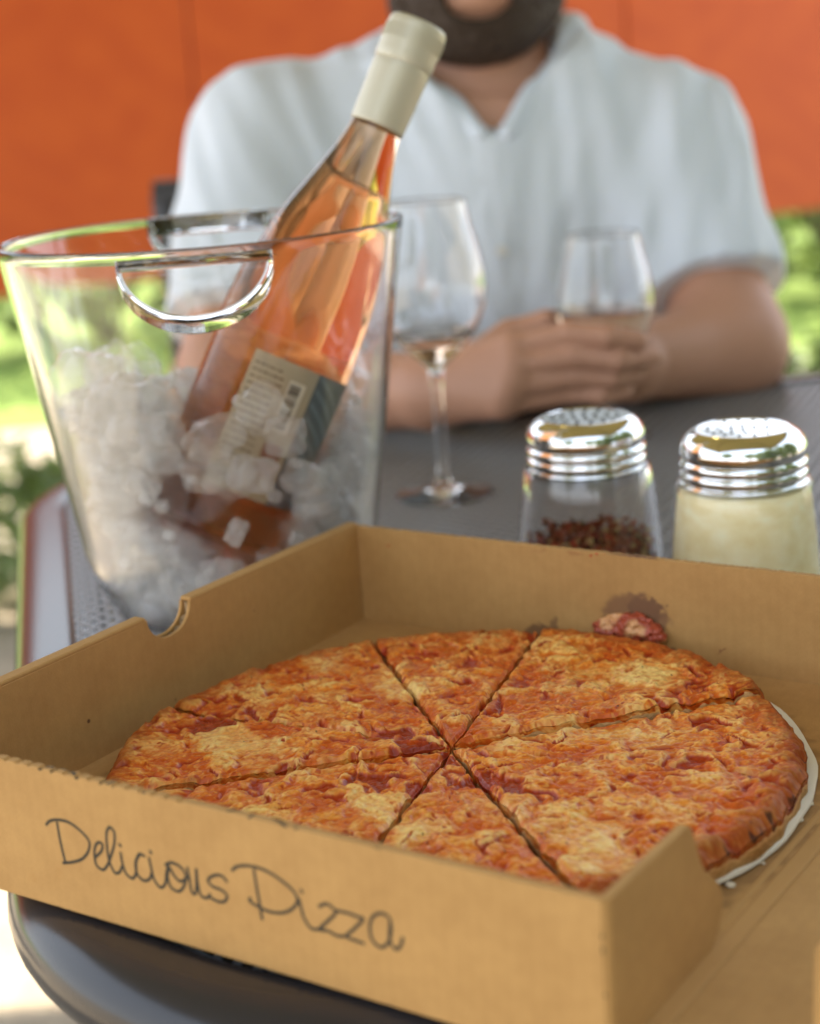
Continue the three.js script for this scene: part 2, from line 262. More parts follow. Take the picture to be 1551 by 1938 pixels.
{
  const b = thing('pizza_box', 'open kraft cardboard pizza box printed Delicious Pizza, lid folded back, holding the cut pizza', 'pizza box', V(0, BY, 0));
  const fit = (t, u0, v0, w, h) => { t.repeat.set(1 / w, 1 / h); t.offset.set(-u0 / w, -v0 / h); return t; };
  const panel = (pts, depth, notch) => { const s = new THREE.Shape(pts.map(([x, y]) => new THREE.Vector2(x, y))); return new THREE.ExtrudeGeometry(s, { depth, bevelEnabled: true, bevelThickness: 0.0005, bevelSize: 0.0004, bevelOffset: -0.0004, bevelSegments: 2, curveSegments: 16 }); };
  // floor, faintly darker under and just round the pizza
  const floorMap = fit(kraft(401, 0.3, 0.3, 2400, (x, y, o, nx) => { const r = Math.hypot(x - 155, y - 146) + nx(x / 12, y / 12) * 5; const g = sstep(149, 141, r) * 0.16; o[0] *= 1 - g; o[1] *= 1 - g * 1.15; o[2] *= 1 - g * 1.3; }), -S, -S, 2 * S, 2 * S);
  obj('floor', panel([[-S, -S], [S, -S], [S, S], [-S, S]], 0.0028).rotateX(-Math.PI / 2).translate(0, 0.0002, 0), card(floorMap), b);
  // printed side wall
  const W2 = 2 * S, frontTex = (() => {
    const base = kraft(431, W2, BH, 5600, (x, y, o, nx, ny) => { const m = sstep(0.25, 0.75, fbm(x / 14 + 3, y / 14, 3, nx)) * sstep(0.1, -0.35, (x - 60) / 150 + ny(x / 30, y / 30) * 0.3) * 14; o[0] -= m * 0.6; o[1] -= m; o[2] -= m * 1.15; });
    const { data, width, height } = base.image;
    return canvasTex(width, height, (c) => {
      const im = c.createImageData(width, height); for (let y = 0; y < height; y++) for (let i = 0; i < width * 4; i++) im.data[y * width * 4 + i] = data[(height - 1 - y) * width * 4 + i]; c.putImageData(im, 0, 0);
      c.strokeStyle = 'rgba(38,34,26,0.90)'; c.lineCap = c.lineJoin = 'round'; const k = width / 300;
      for (const s of LETTERS) {
        const p = []; for (let i = 0; i < s.length; i += 2) p.push(V(s[i] + 150, BH * 1000 - s[i + 1], 0));
        const q = p.length > 2 ? new THREE.CatmullRomCurve3(p, false, 'centripetal').getPoints(p.length * 10) : p;
        c.lineWidth = (p.length > 2 ? 1.15 : 1.25) * k; c.beginPath(); q.forEach((t, i) => i ? c.lineTo(t.x * k, t.y * k) : c.moveTo(t.x * k, t.y * k)); c.stroke();
      }
    });
  })();
  fit(frontTex, -S, 0, W2, BH);
  const ft = [[-S, 0], [S - 0.0013, 0], [S - 0.0013, BH]]; for (let x = -0.004; x > -S + 0.003; x -= 0.0058) ft.push([x, BH], [x - 0.0003, BH - 0.0006], [x - 0.0021, BH - 0.0006], [x - 0.0024, BH]); ft.push([-S, BH]);
  obj('printed_wall', panel(ft, 0.0026).translate(0, 0, S - 0.0026), std({ map: frontTex, roughness: 0.8 }), b);
  // wall with the thumb notch: two liners with the fluting between them
  const notchY = (z) => { const t = (z + 0.0022) / 0.0142; return Math.abs(t) >= 1 ? BH : BH - 0.0116 * Math.sqrt(1 - t * t) ; };
  const sideMap = fit(kraft(451, W2, BH, 4200, (x, y, o) => { for (const [sx, sy, r, k] of [[96, 22, 1.1, 0.45], [46, 24, 0.8, 0.35], [210, 35, 0.6, 0.3], [150, 12, 0.7, 0.3]]) { const d = Math.hypot(x - sx, y - sy); const m = sstep(r, r * 0.6, d) * k; o[0] *= 1 - m; o[1] *= 1 - m * 1.2; o[2] *= 1 - m * 1.3; } }), -S, 0, W2, BH);
  const side = [[-S, 0], [S, 0], [S, BH]]; for (let i = 0; i <= 24; i++) { const z = -0.0022 - 0.0142 * Math.cos(i / 24 * Math.PI); side.push([-z, notchY(z)]); } side.push([-S, BH]);
  // shape x = -z, turned so that its face looks along x
  const turn = (g, x) => g.rotateY(Math.PI / 2).translate(x, 0, 0);
  obj('notched_wall', [turn(panel(side, 0.0007), -S - 0.0003), turn(panel(side, 0.0007), -S + 0.0046)], card(sideMap), b);
  {
    const P = [], I = []; let k = 0; for (let z = -S + 0.004; z <= S - 0.004; z += 0.0004, k++) { const x = -S + 0.0027 + 0.0017 * Math.sin(z / 0.0042 * 2 * Math.PI); P.push(x, 0.001, z, x, notchY(z) - 0.0007, z); if (k) I.push(k * 2 - 2, k * 2, k * 2 - 1, k * 2 - 1, k * 2, k * 2 + 1); }
    const g = new THREE.BufferGeometry(); g.setAttribute('position', new THREE.Float32BufferAttribute(P, 3)); g.setIndex(I); g.computeVertexNormals();
    obj('fluting', g, std({ color: rgb(0.34, 0.22, 0.11), roughness: 0.9, side: THREE.DoubleSide }), b);
    for (const [z0, z1] of [[-S + 0.001, -0.0171], [0.0127, S - 0.001]]) obj('folded_edge', roundBox(0.0066, 0.0022, z1 - z0, 0.0010, -S + 0.0025, BH + 0.0005, (z0 + z1) / 2), card(sideMap), b);
  }
  // wall towards the shakers, with the grease stain
  const backMap = fit(kraft(471, W2, BH, 4800, (x, y, o, nx, ny) => {
    const w = nx(x / 6, y / 6) * 2.2 + ny(x / 2, y / 2) * 0.7;
    const blot = (cx, cy, rx, ry, k, cr, cg, cb, soft = 0.75) => { const d = Math.hypot((x - cx + w) / rx, (y - cy + w * 0.8) / ry), m = sstep(1, soft, d) * k; o[0] = lerp(o[0], cr, m); o[1] = lerp(o[1], cg, m); o[2] = lerp(o[2], cb, m); };
    blot(163, 24, 19, 13, 0.55, 104, 70, 52); blot(168, 28, 10, 8, 0.35, 92, 60, 46); blot(160, 16, 10, 5, 0.35, 120, 60, 40);
    blot(143, 52.3, 1.9, 1.0, 0.9, 178, 46, 20, 0.6); blot(147.5, 52.8, 1.2, 0.5, 0.8, 178, 46, 20, 0.6); blot(133, 52, 5, 1.8, 0.3, 140, 84, 50); blot(113, 51, 4, 1.2, 0.25, 150, 90, 55);
    blot(112, 9, 9, 6, 0.55, 84, 54, 36); blot(120, 12, 3, 7, 0.4, 84, 54, 36); blot(24, 44, 0.9, 0.7, 0.8, 170, 60, 25, 0.6); blot(205, 13, 1.2, 0.8, 0.5, 120, 70, 45); blot(182, 8, 6, 3, 0.45, 96, 64, 44);
  }), -S, 0, W2, BH);
  const rag = rngOf(9), bt = [[-S + 0.0058, 0], [S, 0], [S, BH]]; for (let x = S - 0.001; x > -S + 0.008; x -= 0.0011) bt.push([x, BH + (rag() - 0.5) * 0.0005]); bt.push([-S + 0.0058, BH]);
  obj('stained_wall', panel(bt, 0.0026).translate(0, 0, -S), card(backMap), b);
  // folded ears at the hinge side
  const flapMap = fit(kraft(491, 0.1, BH, 4200), 0, 0, 0.1, BH);
  const ear = (m) => { const s = new THREE.Shape(); s.moveTo(0, 0.0006); s.lineTo(0, BH); s.lineTo(0.052, BH - 0.0006); s.bezierCurveTo(0.0575, BH - 0.002, 0.058, 0.036, 0.0665, 0.030); s.bezierCurveTo(0.077, 0.022, 0.079, 0.016, 0.073, 0.009); s.lineTo(0.064, 0.0006); s.closePath(); return new THREE.ExtrudeGeometry(s, { depth: 0.0026, bevelEnabled: true, bevelThickness: 0.0004, bevelSize: 0.0004, bevelOffset: -0.0004, bevelSegments: 2, curveSegments: 14 }); };
  obj('corner_flap', [ear().rotateY(Math.PI / 2).translate(S - 0.0026, 0, S - 0.0013), rod(V(S - 0.0013, 0.0008, S - 0.0013), V(S - 0.0013, BH - 0.0004, S - 0.0013), 0.00132, 0.00132, 20)], card(flapMap), b);
  obj('corner_flap', ear().translate(0, 0, -0.0026).rotateY(-Math.PI / 2).translate(S - 0.0027, 0, -S + 0.003), card(flapMap), b);
  // the lid, folded back and lying beside the box
  const lidMap = fit(kraft(511, W2, W2, 2400), 0, 0, W2, W2), lid = new THREE.Group(); lid.name = 'lid'; lid.position.set(S + 0.001, 0.0012, 0); lid.rotation.z = -0.035; b.add(lid);
  obj('lid_panel', panel([[0.006, -S], [2 * S, -S], [2 * S, S], [0.006, S]], 0.0026).rotateX(-Math.PI / 2).translate(0, -0.0004, 0), card(lidMap), lid);
  obj('hinge_fold', [roundBox(0.0075, 0.0034, 2 * S - 0.004, 0.0014, 0.0022, 0.0012, 0), roundBox(0.0030, 0.0022, 2 * S - 0.006, 0.001, -0.0046, 0.0016, 0)], card(lidMap), lid);
  for (const z of [1, -1]) obj('lid_side', panel([[0.052, 0.002], [2 * S - 0.006, 0.002], [2 * S - 0.006, 0.05], [0.056, 0.05], [0.052, 0.046]], 0.0026).translate(0, 0, z > 0 ? S - 0.017 : -S + 0.014), card(flapMap), lid);
  obj('lid_end', panel([[-S + 0.018, 0.002], [S - 0.018, 0.002], [S - 0.018, 0.05], [-S + 0.018, 0.05]], 0.0026).rotateY(Math.PI / 2).translate(2 * S - 0.003, 0, 0), card(backMap.clone()), lid);
}
// ------------------------------------------------------------------ the pizza, cut into eight
const PR = 0.1365, PC = V(0.0048, 0, 0.003), PY = BY + 0.0050;
const wn = rngOf(61), WG = new Float32Array(64 * 64 * 2); for (let i = 0; i < WG.length; i++) WG[i] = wn();
function cells(x, y) {                                          // distance to the nearest and second nearest of scattered points
  const ix = Math.floor(x), iy = Math.floor(y); let a = 9, b = 9;
  for (let j = -1; j <= 1; j++) for (let i = -1; i <= 1; i++) { const k = (((iy + j) & 63) * 64 + ((ix + i) & 63)) * 2, d = Math.hypot(ix + i + WG[k] - x, iy + j + WG[k + 1] - y); if (d < a) { b = a; a = d; } else if (d < b) b = d; }
  return [a, b];
}
const melts = [[-82, 34, 34, 15, 0.35], [30, -88, 26, 14, 0.2], [55, -40, 24, 12, -0.3], [10, 62, 30, 14, 0.4], [88, 50, 26, 18, 0.8], [-30, 85, 22, 15, 0], [-52, -40, 20, 12, 0.8]];
const sauces = [[-8, 8, 16, 10, 0.6], [18, 18, 22, 8, 0.7], [-26, 2, 16, 6, 0.2], [-14, 40, 16, 9, -0.4], [44, 24, 14, 9, 0.2], [60, -98, 18, 6, 0.8], [2, -34, 9, 14, 0], [-104, 20, 14, 22, 0.4]];
const field = { h: 0, cheese: 0, melt: 0, sauce: 0, tone: 0, lump: 0, brown: 0, fine: 0 };
function pizzaAt(X, Z) {                                        // millimetres from the middle
  const F = field, r = Math.hypot(X, Z), th = Math.atan2(Z, X), t = r / 136.5;
  const wx = n2(X / 26, Z / 26) * 6 + n2b(X / 11, Z / 11) * 2, wz = n2c(X / 26 + 7, Z / 26) * 6 + n2(X / 11 + 40, Z / 11) * 2, x = X + wx, z = Z + wz, xf = X + wx * 0.3, zf = Z + wz * 0.3;
  F.x = xf; F.z = zf;
  let melt = 0, sauce = 0;
  for (const [cx, cz, a, b, q] of melts) { const dx = x - cx, dz = z - cz, c = Math.cos(q), s = Math.sin(q); melt = Math.max(melt, sstep(1.25, 0.35, Math.hypot((dx * c + dz * s) / a, (dz * c - dx * s) / b) + n2(x / 9, z / 9) * 0.3)); }
  for (const [cx, cz, a, b, q] of sauces) { const dx = x - cx, dz = z - cz, c = Math.cos(q), s = Math.sin(q); sauce = Math.max(sauce, sstep(1.15, 0.4, Math.hypot((dx * c + dz * s) / a, (dz * c - dx * s) / b) + n2b(x / 8, z / 8) * 0.45)); }
  const big = fbm(x / 38 + 11, z / 38, 2), mid = fbm(x / 17, z / 17 + 5, 2, n2b), fine = fbm(X / 4.2, Z / 4.2, 2, n2c);
  const holes = sstep(0.20, 0.44, fbm(x / 17 + 31, z / 17, 2, n2c) - 0.25 * melt);
  sauce = Math.max(sauce * sstep(-0.3, 0.15, mid + 0.05), holes * 0.7) * sstep(1.0, 0.75, melt * 0.9);
  const puff = n2(x / 15 + 60, z / 15) * 0.5 + 0.5, puff2 = n2b(xf / 6.5 + 20, zf / 6.5) * 0.5 + 0.5, shred = Math.pow(1 - Math.abs(n2c(xf / 9 + 15, zf / 16)), 4) * sstep(-0.1, 0.4, n2(x / 24 + 8, z / 24));   // soft blisters, and here and there a half-melted shred
  const cheese = clamp(1 - sauce * 0.9, 0, 1), lump = 0.55 * puff + 0.3 * puff2 + 0.4 * shred;
  const rim = sstep(0.86, 0.95, t) * sstep(1.01, 0.965, t), edge = sstep(0.82, 0.99, t + n2(th * 3, 4) * 0.04);
  F.cheese = cheese; F.melt = melt; F.sauce = sauce; F.tone = big * 0.9 + mid * 0.7; F.lump = lump; F.fine = fine; F.brown = clamp(edge * (0.5 + 0.6 * mid) + sstep(0.22, 0.5, fbm(x / 12 + 70, z / 12, 2)) * 0.5 * (1 - melt), 0, 1);
  F.h = 1.2 * cheese + cheese * (1 - 0.6 * melt) * (1.5 * puff + 0.75 * puff2 + 0.55 * shred) + 0.9 * mid * (1 - 0.4 * melt) + 1.3 * big + 0.40 * fine + 0.9 * rim - 0.5;
  return F;
}
const PT = 1280, PSPAN = 290, pizzaMap = new Uint8Array(PT * PT * 4), pizzaBump = new Uint8Array(PT * PT * 4);
{
  const mixc = (o, c, k) => { o[0] = lerp(o[0], c[0], k); o[1] = lerp(o[1], c[1], k); o[2] = lerp(o[2], c[2], k); };
  const PALE = [248, 210, 130], ORANGE = [232, 138, 44], DEEP = [198, 80, 14], PINK = [230, 164, 100], RED = [162, 44, 8], DARK = [118, 32, 12], BROWN = [150, 74, 22], CHAR = [58, 32, 20], o = [0, 0, 0];
  for (let j = 0; j < PT; j++) for (let i = 0; i < PT; i++) {
    const X = ((i + 0.5) / PT - 0.5) * PSPAN, Z = ((j + 0.5) / PT - 0.5) * PSPAN, r = Math.hypot(X, Z), k = (j * PT + i) * 4;
    if (r > 142) { pizzaMap[k] = 190; pizzaMap[k + 1] = 100; pizzaMap[k + 2] = 40; pizzaMap[k + 3] = 255; pizzaBump[k] = 128; pizzaBump[k + 1] = 120; pizzaBump[k + 3] = 255; continue; }
    const F = pizzaAt(X, Z), x = F.x, z = F.z;
    o[0] = ORANGE[0]; o[1] = ORANGE[1]; o[2] = ORANGE[2];
    mixc(o, PINK, sstep(-0.2, 0.5, n2c(x / 30 + 3, z / 30)) * 0.6);
    mixc(o, PALE, clamp(sstep(0.0, 0.42, F.tone) * 0.6 + F.melt * 0.62 + sstep(0.55, 0.95, F.lump) * 0.35, 0, 0.92));
    mixc(o, DEEP, sstep(0.08, -0.38, F.tone) * 0.8 * (1 - F.melt * 0.8));
    mixc(o, DEEP, sstep(0.50, 0.12, F.lump) * 0.6 * (1 - F.melt * 0.5));
    mixc(o, BROWN, F.brown * 0.58);
    const spot = n2b(x / 4.2 + 77, z / 4.2) + 0.7 * n2c(x / 14, z / 14); mixc(o, RED, sstep(0.7, 1.15, spot) * 0.65 * (1 - F.melt * 0.5)); mixc(o, DEEP, sstep(0.15, 0.7, n2(x / 3.4 + 31, z / 3.4)) * 0.45 * (1 - F.melt * 0.6)); mixc(o, PALE, sstep(0.3, 0.8, n2c(x / 3.8 + 91, z / 3.8)) * 0.4);
    mixc(o, RED, sstep(0.08, 0.7, F.sauce) * 0.88); mixc(o, DARK, sstep(0.6, 1.0, F.sauce) * 0.4);
    const oil = sstep(0.45, 0.9, n2b(X / 9 + 9, Z / 9)) * 0.35; mixc(o, DEEP, oil);
    const edge = r / 136.5; mixc(o, BROWN, sstep(0.9, 0.99, edge + n2(X / 9, Z / 9) * 0.025) * 0.65); mixc(o, CHAR, sstep(0.985, 1.0, edge + n2(X / 5, Z / 5) * 0.02) * sstep(0.3, 0.7, n2c(X / 11, Z / 11)) * 0.7);
    const ch = n2c(X / 4.2 + 200, Z / 4.2); if (ch > 0.9) mixc(o, CHAR, sstep(0.9, 0.96, ch) * 0.6);
    const g = F.fine * 12 + n2(X / 2.4, Z / 2.4) * 6 + n2b(X / 1.1, Z / 1.1) * 3; o[0] += g; o[1] += g; o[2] += g * 0.7;
    for (let c = 0; c < 3; c++) pizzaMap[k + c] = clamp(o[c], 0, 255); pizzaMap[k + 3] = 255;
    pizzaBump[k] = clamp(128 + (F.fine * 0.7 + 0.45 * n2b(X / 2.6, Z / 2.6) + 0.2 * n2c(X / 1.2, Z / 1.2)) * (1 - F.melt * 0.4) * 70, 0, 255);
    pizzaBump[k + 1] = clamp(122 - F.melt * 26 - F.sauce * 36 - oil * 90 + F.brown * 22 + n2(X / 5, Z / 5) * 20 + sstep(0.88, 0.98, edge) * 60, 40, 215); pizzaBump[k + 3] = 255;
  }
}
{
  const dt = (d, srgb) => { const t = new THREE.DataTexture(d, PT, PT); if (srgb) t.colorSpace = THREE.SRGBColorSpace; t.magFilter = THREE.LinearFilter; t.needsUpdate = true; return t; };
  const bm = dt(pizzaBump), topping = phy({ map: dt(pizzaMap, true), bumpMap: bm, bumpScale: 0.0007, roughnessMap: bm, roughness: 1, specularIntensity: 0.55, clearcoat: 0.12, clearcoatRoughness: 0.22 });
  const doughMap = dataTex(256, 128, (x, y, o) => { const a = fbm(x / 18, y / 14, 3) * 40 + n2(x / 2, y / 2) * 10; o[0] = 218 + a; o[1] = 172 + a; o[2] = 112 + a; });
  const dough = std({ map: doughMap, roughness: 0.85 });
  const D = Math.PI / 180, cuts = [-138, -104, -48, -13, 40, 76, 135, 173].map((a) => a * D);
  const labels = [
    'narrow orange pizza slice with its crust towards the inner back corner by the ice bucket',
    'wide orange pizza slice with its crust by the sauce-stained box wall',
    'pizza slice pointing its browned crust at the lid hinge and the stained wall',
    'large pale pizza slice whose crust sticks out past the cut-off corner flap',
    'narrow pinkish pizza slice behind the corner where printed wall meets the corner flap',
    'wide pizza slice with dark sauce near its tip, behind the printed wall',
    'pizza slice covered in smooth pale yellow cheese beside the notched wall',
    'lumpy orange pizza slice lying along the wall with the thumb notch',
  ];
  const shift = [[0, 0, 0.0012], [0.0010, -0.0012, 0.0020], [0.0012, 0.0, -0.0004], [0.0016, 0.0012, 0.0008], [0.0006, 0.0012, 0.0], [0.0004, 0.0020, 0.0002], [-0.0022, 0.0012, 0.0018], [-0.0016, -0.0014, 0.0002]];
  const tilt = [0.012, 0.02, -0.012, 0.008, -0.01, 0.014, -0.014, 0.01];
  cuts.forEach((a0, si) => {
    const a1 = si < 7 ? cuts[si + 1] : cuts[0] + 2 * Math.PI, am = (a0 + a1) / 2, gap = 0.0006, nr = 150, na = 120;
    const s = thing('pizza_slice', labels[si], 'pizza slice', V(PC.x + shift[si][0], PY, PC.z + shift[si][1]), 'slices of the cut pizza');
    const outer = (a) => PR * (1 + 0.010 * n2(Math.cos(a) * 2.2 + 4, Math.sin(a) * 2.2) + 0.006 * n2b(Math.cos(a) * 9, Math.sin(a) * 9));
    const P = [], UV = [], I = [], DP = [], base = 0.0100 + shift[si][2];
    const wob = (r, k) => 0.0009 * n2c(r * 90, k * 7 + si);   // the cutter wandered a little
    const at = (fr, fa, out) => {
      const R0 = outer(lerp(a0, a1, fa)), r = R0 * Math.pow(fr, 0.85), half = (a1 - a0) / 2, u = fa * 2 - 1;
      const inset = Math.min(gap / Math.max(r, 0.0035), half * 0.92), ang = am + u * (half - inset) + (Math.abs(u) > 0.5 ? wob(r, Math.sign(u)) / Math.max(r, 0.02) * (Math.abs(u) - 0.5) * 2 : 0);
      return out.set(r * Math.cos(ang), 0, r * Math.sin(ang)), r;
    };
    const p = V(), edgeOf = (i, j, r) => { const dc = Math.min(j, na - j) / na * (a1 - a0) * r, dr = (1 - i / nr) * PR; return [dc, dr]; };
    for (let i = 0; i <= nr; i++) for (let j = 0; j <= na; j++) {
      const r = at(i / nr, j / na, p), F = pizzaAt(p.x * 1000, p.z * 1000), [dc, dr] = edgeOf(i, j, r);
      const fall = 1 - sstep(0, 0.0024, dc), fallR = 1 - sstep(0, 0.007, dr);
      const y = base + Math.max(F.h, -0.8) * 0.001 - fall * fall * 0.0019 - fallR * fallR * 0.0045 + tilt[si] * r * 0.25;
      P.push(p.x, y, p.z); UV.push(p.x * 1000 / PSPAN + 0.5, p.z * 1000 / PSPAN + 0.5);
    }
    const w = na + 1; for (let i = 0; i < nr; i++) for (let j = 0; j < na; j++) { const a = i * w + j; I.push(a, a + 1, a + w, a + 1, a + w + 1, a + w); }
    // the cut faces: topping runs 2 mm down, then dough
    const border = []; for (let i = 0; i <= nr; i++) border.push(i * w); for (let j = 1; j <= na; j++) border.push(nr * w + j); for (let i = nr - 1; i >= 0; i--) border.push(i * w + na);
    const start = P.length / 3; border.forEach((q, k) => { const rim = q >= nr * w, rr = rim ? 0.0062 + 0.0012 * n2(k / 14, si * 5) : 0.0022 + 0.0012 * n2(k / 9, si * 5), x = P[q * 3], z = P[q * 3 + 2], y1 = Math.max(P[q * 3 + 1] - rr, 0.0016), dr = Math.hypot(x, z) || 1, sd = k < border.length / 2 ? 1 : -1, ix = rim ? -x / dr : -Math.sin(am) * sd, iz = rim ? -z / dr : Math.cos(am) * sd, ud = 1.6 * (P[q * 3 + 1] - y1) * 1000 / PSPAN;
      const out = rim ? 1 - 0.0009 / dr : 1; P.push(x * out, y1, z * out); UV.push(UV[q * 2] + ix * ud, UV[q * 2 + 1] + iz * ud); });
    for (let k = 0; k < border.length - 1; k++) I.push(border[k], start + k, border[k + 1], border[k + 1], start + k, start + k + 1);
    const g = new THREE.BufferGeometry(); g.setAttribute('position', new THREE.Float32BufferAttribute(P, 3)); g.setAttribute('uv', new THREE.Float32BufferAttribute(UV, 2)); g.setIndex(I); g.computeVertexNormals();
    { const n = g.attributes.normal; let up = 0; for (let k = 0; k < 2000; k++) up += n.getY(k); if (up < 0) { for (let k = 0; k < I.length; k += 3) { const t = I[k]; I[k] = I[k + 1]; I[k + 1] = t; } g.setIndex(I); g.computeVertexNormals(); } }
    obj('topping', g, topping, s);
    const DI = [], DU = []; border.forEach((q, k) => { const y1 = Math.max(P[q * 3 + 1] - 0.0012, 0.003), cx = Math.cos(am) * 0.05, cz = Math.sin(am) * 0.05, sx = P[q * 3] + (cx - P[q * 3]) * 0.004, sz = P[q * 3 + 2] + (cz - P[q * 3 + 2]) * 0.004; DP.push(sx, y1, sz, sx, 0.0007, sz); DU.push(k / 60, 0.9, k / 60, 0.1); });
    for (let k = 0; k < border.length - 1; k++) DI.push(k * 2, k * 2 + 1, k * 2 + 2, k * 2 + 2, k * 2 + 1, k * 2 + 3);
    { const c = DP.length / 3; DP.push(Math.cos(am) * 0.06, 0.0007, Math.sin(am) * 0.06); DU.push(0, 0); for (let k = 0; k < border.length - 1; k++) DI.push(k * 2 + 1, c, k * 2 + 3); }
    const dg = new THREE.BufferGeometry(); dg.setAttribute('position', new THREE.Float32BufferAttribute(DP, 3)); dg.setAttribute('uv', new THREE.Float32BufferAttribute(DU, 2)); dg.setIndex(DI); dg.computeVertexNormals();
    obj('dough', dg, dough, s);
  });
  // white round board under the pizza, a little wavy at its edge
  const bg = new THREE.CylinderGeometry(0.1405, 0.1405, 0.0012, 120, 6), bp = bg.attributes.position;
  for (let i = 0; i < bp.count; i++) { const x = bp.getX(i), z = bp.getZ(i), r = Math.hypot(x, z), a = Math.atan2(z, x); bp.setXYZ(i, x * (1 + 0.006 * n2(Math.cos(a) * 3, Math.sin(a) * 3)), bp.getY(i) + (r > 0.13 ? 0.0012 * n2b(Math.cos(a) * 2, Math.sin(a) * 2) + 0.0010 : 0), z * (1 + 0.006 * n2(Math.cos(a) * 3, Math.sin(a) * 3))); }
  bg.computeVertexNormals();
  const board = tag(obj(numbered('pizza_board'), bg, std({ color: rgb(0.84, 0.78, 0.64), roughness: 0.6 })), 'round white cardboard disc under the pizza slices', 'board'); board.position.set(0.0040, BY + 0.0046, -0.0035); scene.add(board);
  // the scrap of cheese and sauce stuck to the stained wall
  const lumps = [[0, 0, 0, 0.0075, 0.0046], [0.010, 0.001, 0.001, 0.008, 0.0050], [0.018, 0.0030, 0.0, 0.0075, 0.0042], [0.006, 0.0045, -0.001, 0.006, 0.0036], [0.024, 0.0, 0.001, 0.0062, 0.0040], [0.015, 0.0065, -0.001, 0.0045, 0.003]];
  const sg = skin((x, y, z) => { let d = 1; for (const [cx, cy, cz, r, q] of lumps) d = smin(d, (Math.hypot((x - cx) / r, (y - cy) / q, (z - cz) / 0.004) - 1) * 0.004, 0.003); return d + n3(x * 260, y * 260, z * 260) * 0.0009; }, V(-0.012, -0.008, -0.008), V(0.034, 0.014, 0.008), 0.0008);
  { const c = [], pp = sg.attributes.position; for (let i = 0; i < pp.count; i++) { const k = sstep(-0.25, 0.35, n3(pp.getX(i) * 95, pp.getY(i) * 95, 3) + pp.getX(i) * 14 - 0.2); c.push(lerp(0.40, 0.72, k), lerp(0.07, 0.36, k), lerp(0.03, 0.15, k)); } sg.setAttribute('color', new THREE.Float32BufferAttribute(c, 3)); }
  const scrap = tag(obj(numbered('topping_scrap'), sg, std({ vertexColors: true, roughness: 0.4 })), 'scrap of red sauce and cheese stuck to the stained box wall', 'food scrap'); scrap.position.set(0.000, BY + 0.0175, -S + 0.0056); scene.add(scrap);
  // crumbs along the hinge fold
  const R = rngOf(88), crumbs = []; for (let i = 0; i < 16; i++) { const g = new THREE.IcosahedronGeometry(0.0005 + 0.0008 * R(), 0); g.scale(1 + R(), 0.7, 1 + R()).rotateY(R() * 6); crumbs.push(g.translate(0.1385 + 0.006 * R() , BY + 0.0042, -0.06 + 0.16 * R())); }
  const cr = tag(obj(numbered('bread_crumbs'), crumbs, std({ color: rgb(0.72, 0.62, 0.46), roughness: 0.9 })), 'pale bread crumbs scattered along the lid hinge fold', 'crumbs', null, 'stuff'); scene.add(cr);
}
// ------------------------------------------------------------------ bottle in its ice bucket, glasses, shakers
const clear = phy({ color: 0xffffff, roughness: 0.0, transmission: 1, thickness: 0.003, ior: 1.49 });
const glassMat = phy({ color: 0xffffff, roughness: 0.0, transmission: 1, thickness: 0.0015, ior: 1.5 });
const wineMat = phy({ color: 0xffffff, roughness: 0.0, transmission: 1, thickness: 0.05, ior: 1.34, attenuationColor: rgb(0.94, 0.46, 0.20), attenuationDistance: 0.052 });
const glassWine = phy({ color: 0xffffff, roughness: 0.0, transmission: 1, thickness: 0.05, ior: 1.34, attenuationColor: rgb(0.95, 0.55, 0.32), attenuationDistance: 0.07 });
const bucketAt = W(-0.232, -0.0042, -0.152);
const bucketR = (y) => { const t = clamp(y / 0.209, 0, 1); return t < 0.26 ? 0.060 + 0.020 * Math.sin(t / 0.26 * Math.PI / 2) + 0.0012 * t / 0.26 : 0.0812 + (t - 0.26) * 0.0330; };
const bottleT = W(-0.1455, 0.3028, -0.2426), bottleAxis = bottleT.clone().sub(W(-0.2239, 0.0551, -0.1277)).normalize(), bottleB = bottleT.clone().addScaledVector(bottleAxis, -0.2905);
// condensation: a fine mist of droplets on the cold outside wall, with runs wiped through it, up to where the ice reaches
const mist = dataTex(1024, 512, (x, y, o) => {
  const v = y / 512 * 88, row = clamp((v - 3) / 40, -1, 2), a = x / 1024 * 2 * Math.PI, edge = 0.60 + 0.10 * n3(Math.cos(a) * 2, Math.sin(a) * 2, 1) + 0.05 * n3(Math.cos(a) * 9, Math.sin(a) * 9, row * 6);
  const wet = row > 0 && row < 1 ? sstep(edge + 0.06, edge - 0.10, row) : 0, run = sstep(0.55, 0.75, n3(Math.cos(a) * 14, Math.sin(a) * 14, row * 1.2));
  const drop = 0.5 + 0.5 * n3(Math.cos(a) * 60, Math.sin(a) * 60, row * 50);
  o[0] = o[1] = o[2] = wet * (1 - run) * (26 + 34 * drop);
}, false);
const misted = phy({ color: 0xffffff, roughness: 1.0, roughnessMap: mist, transmission: 1, thickness: 0.003, ior: 1.49 });
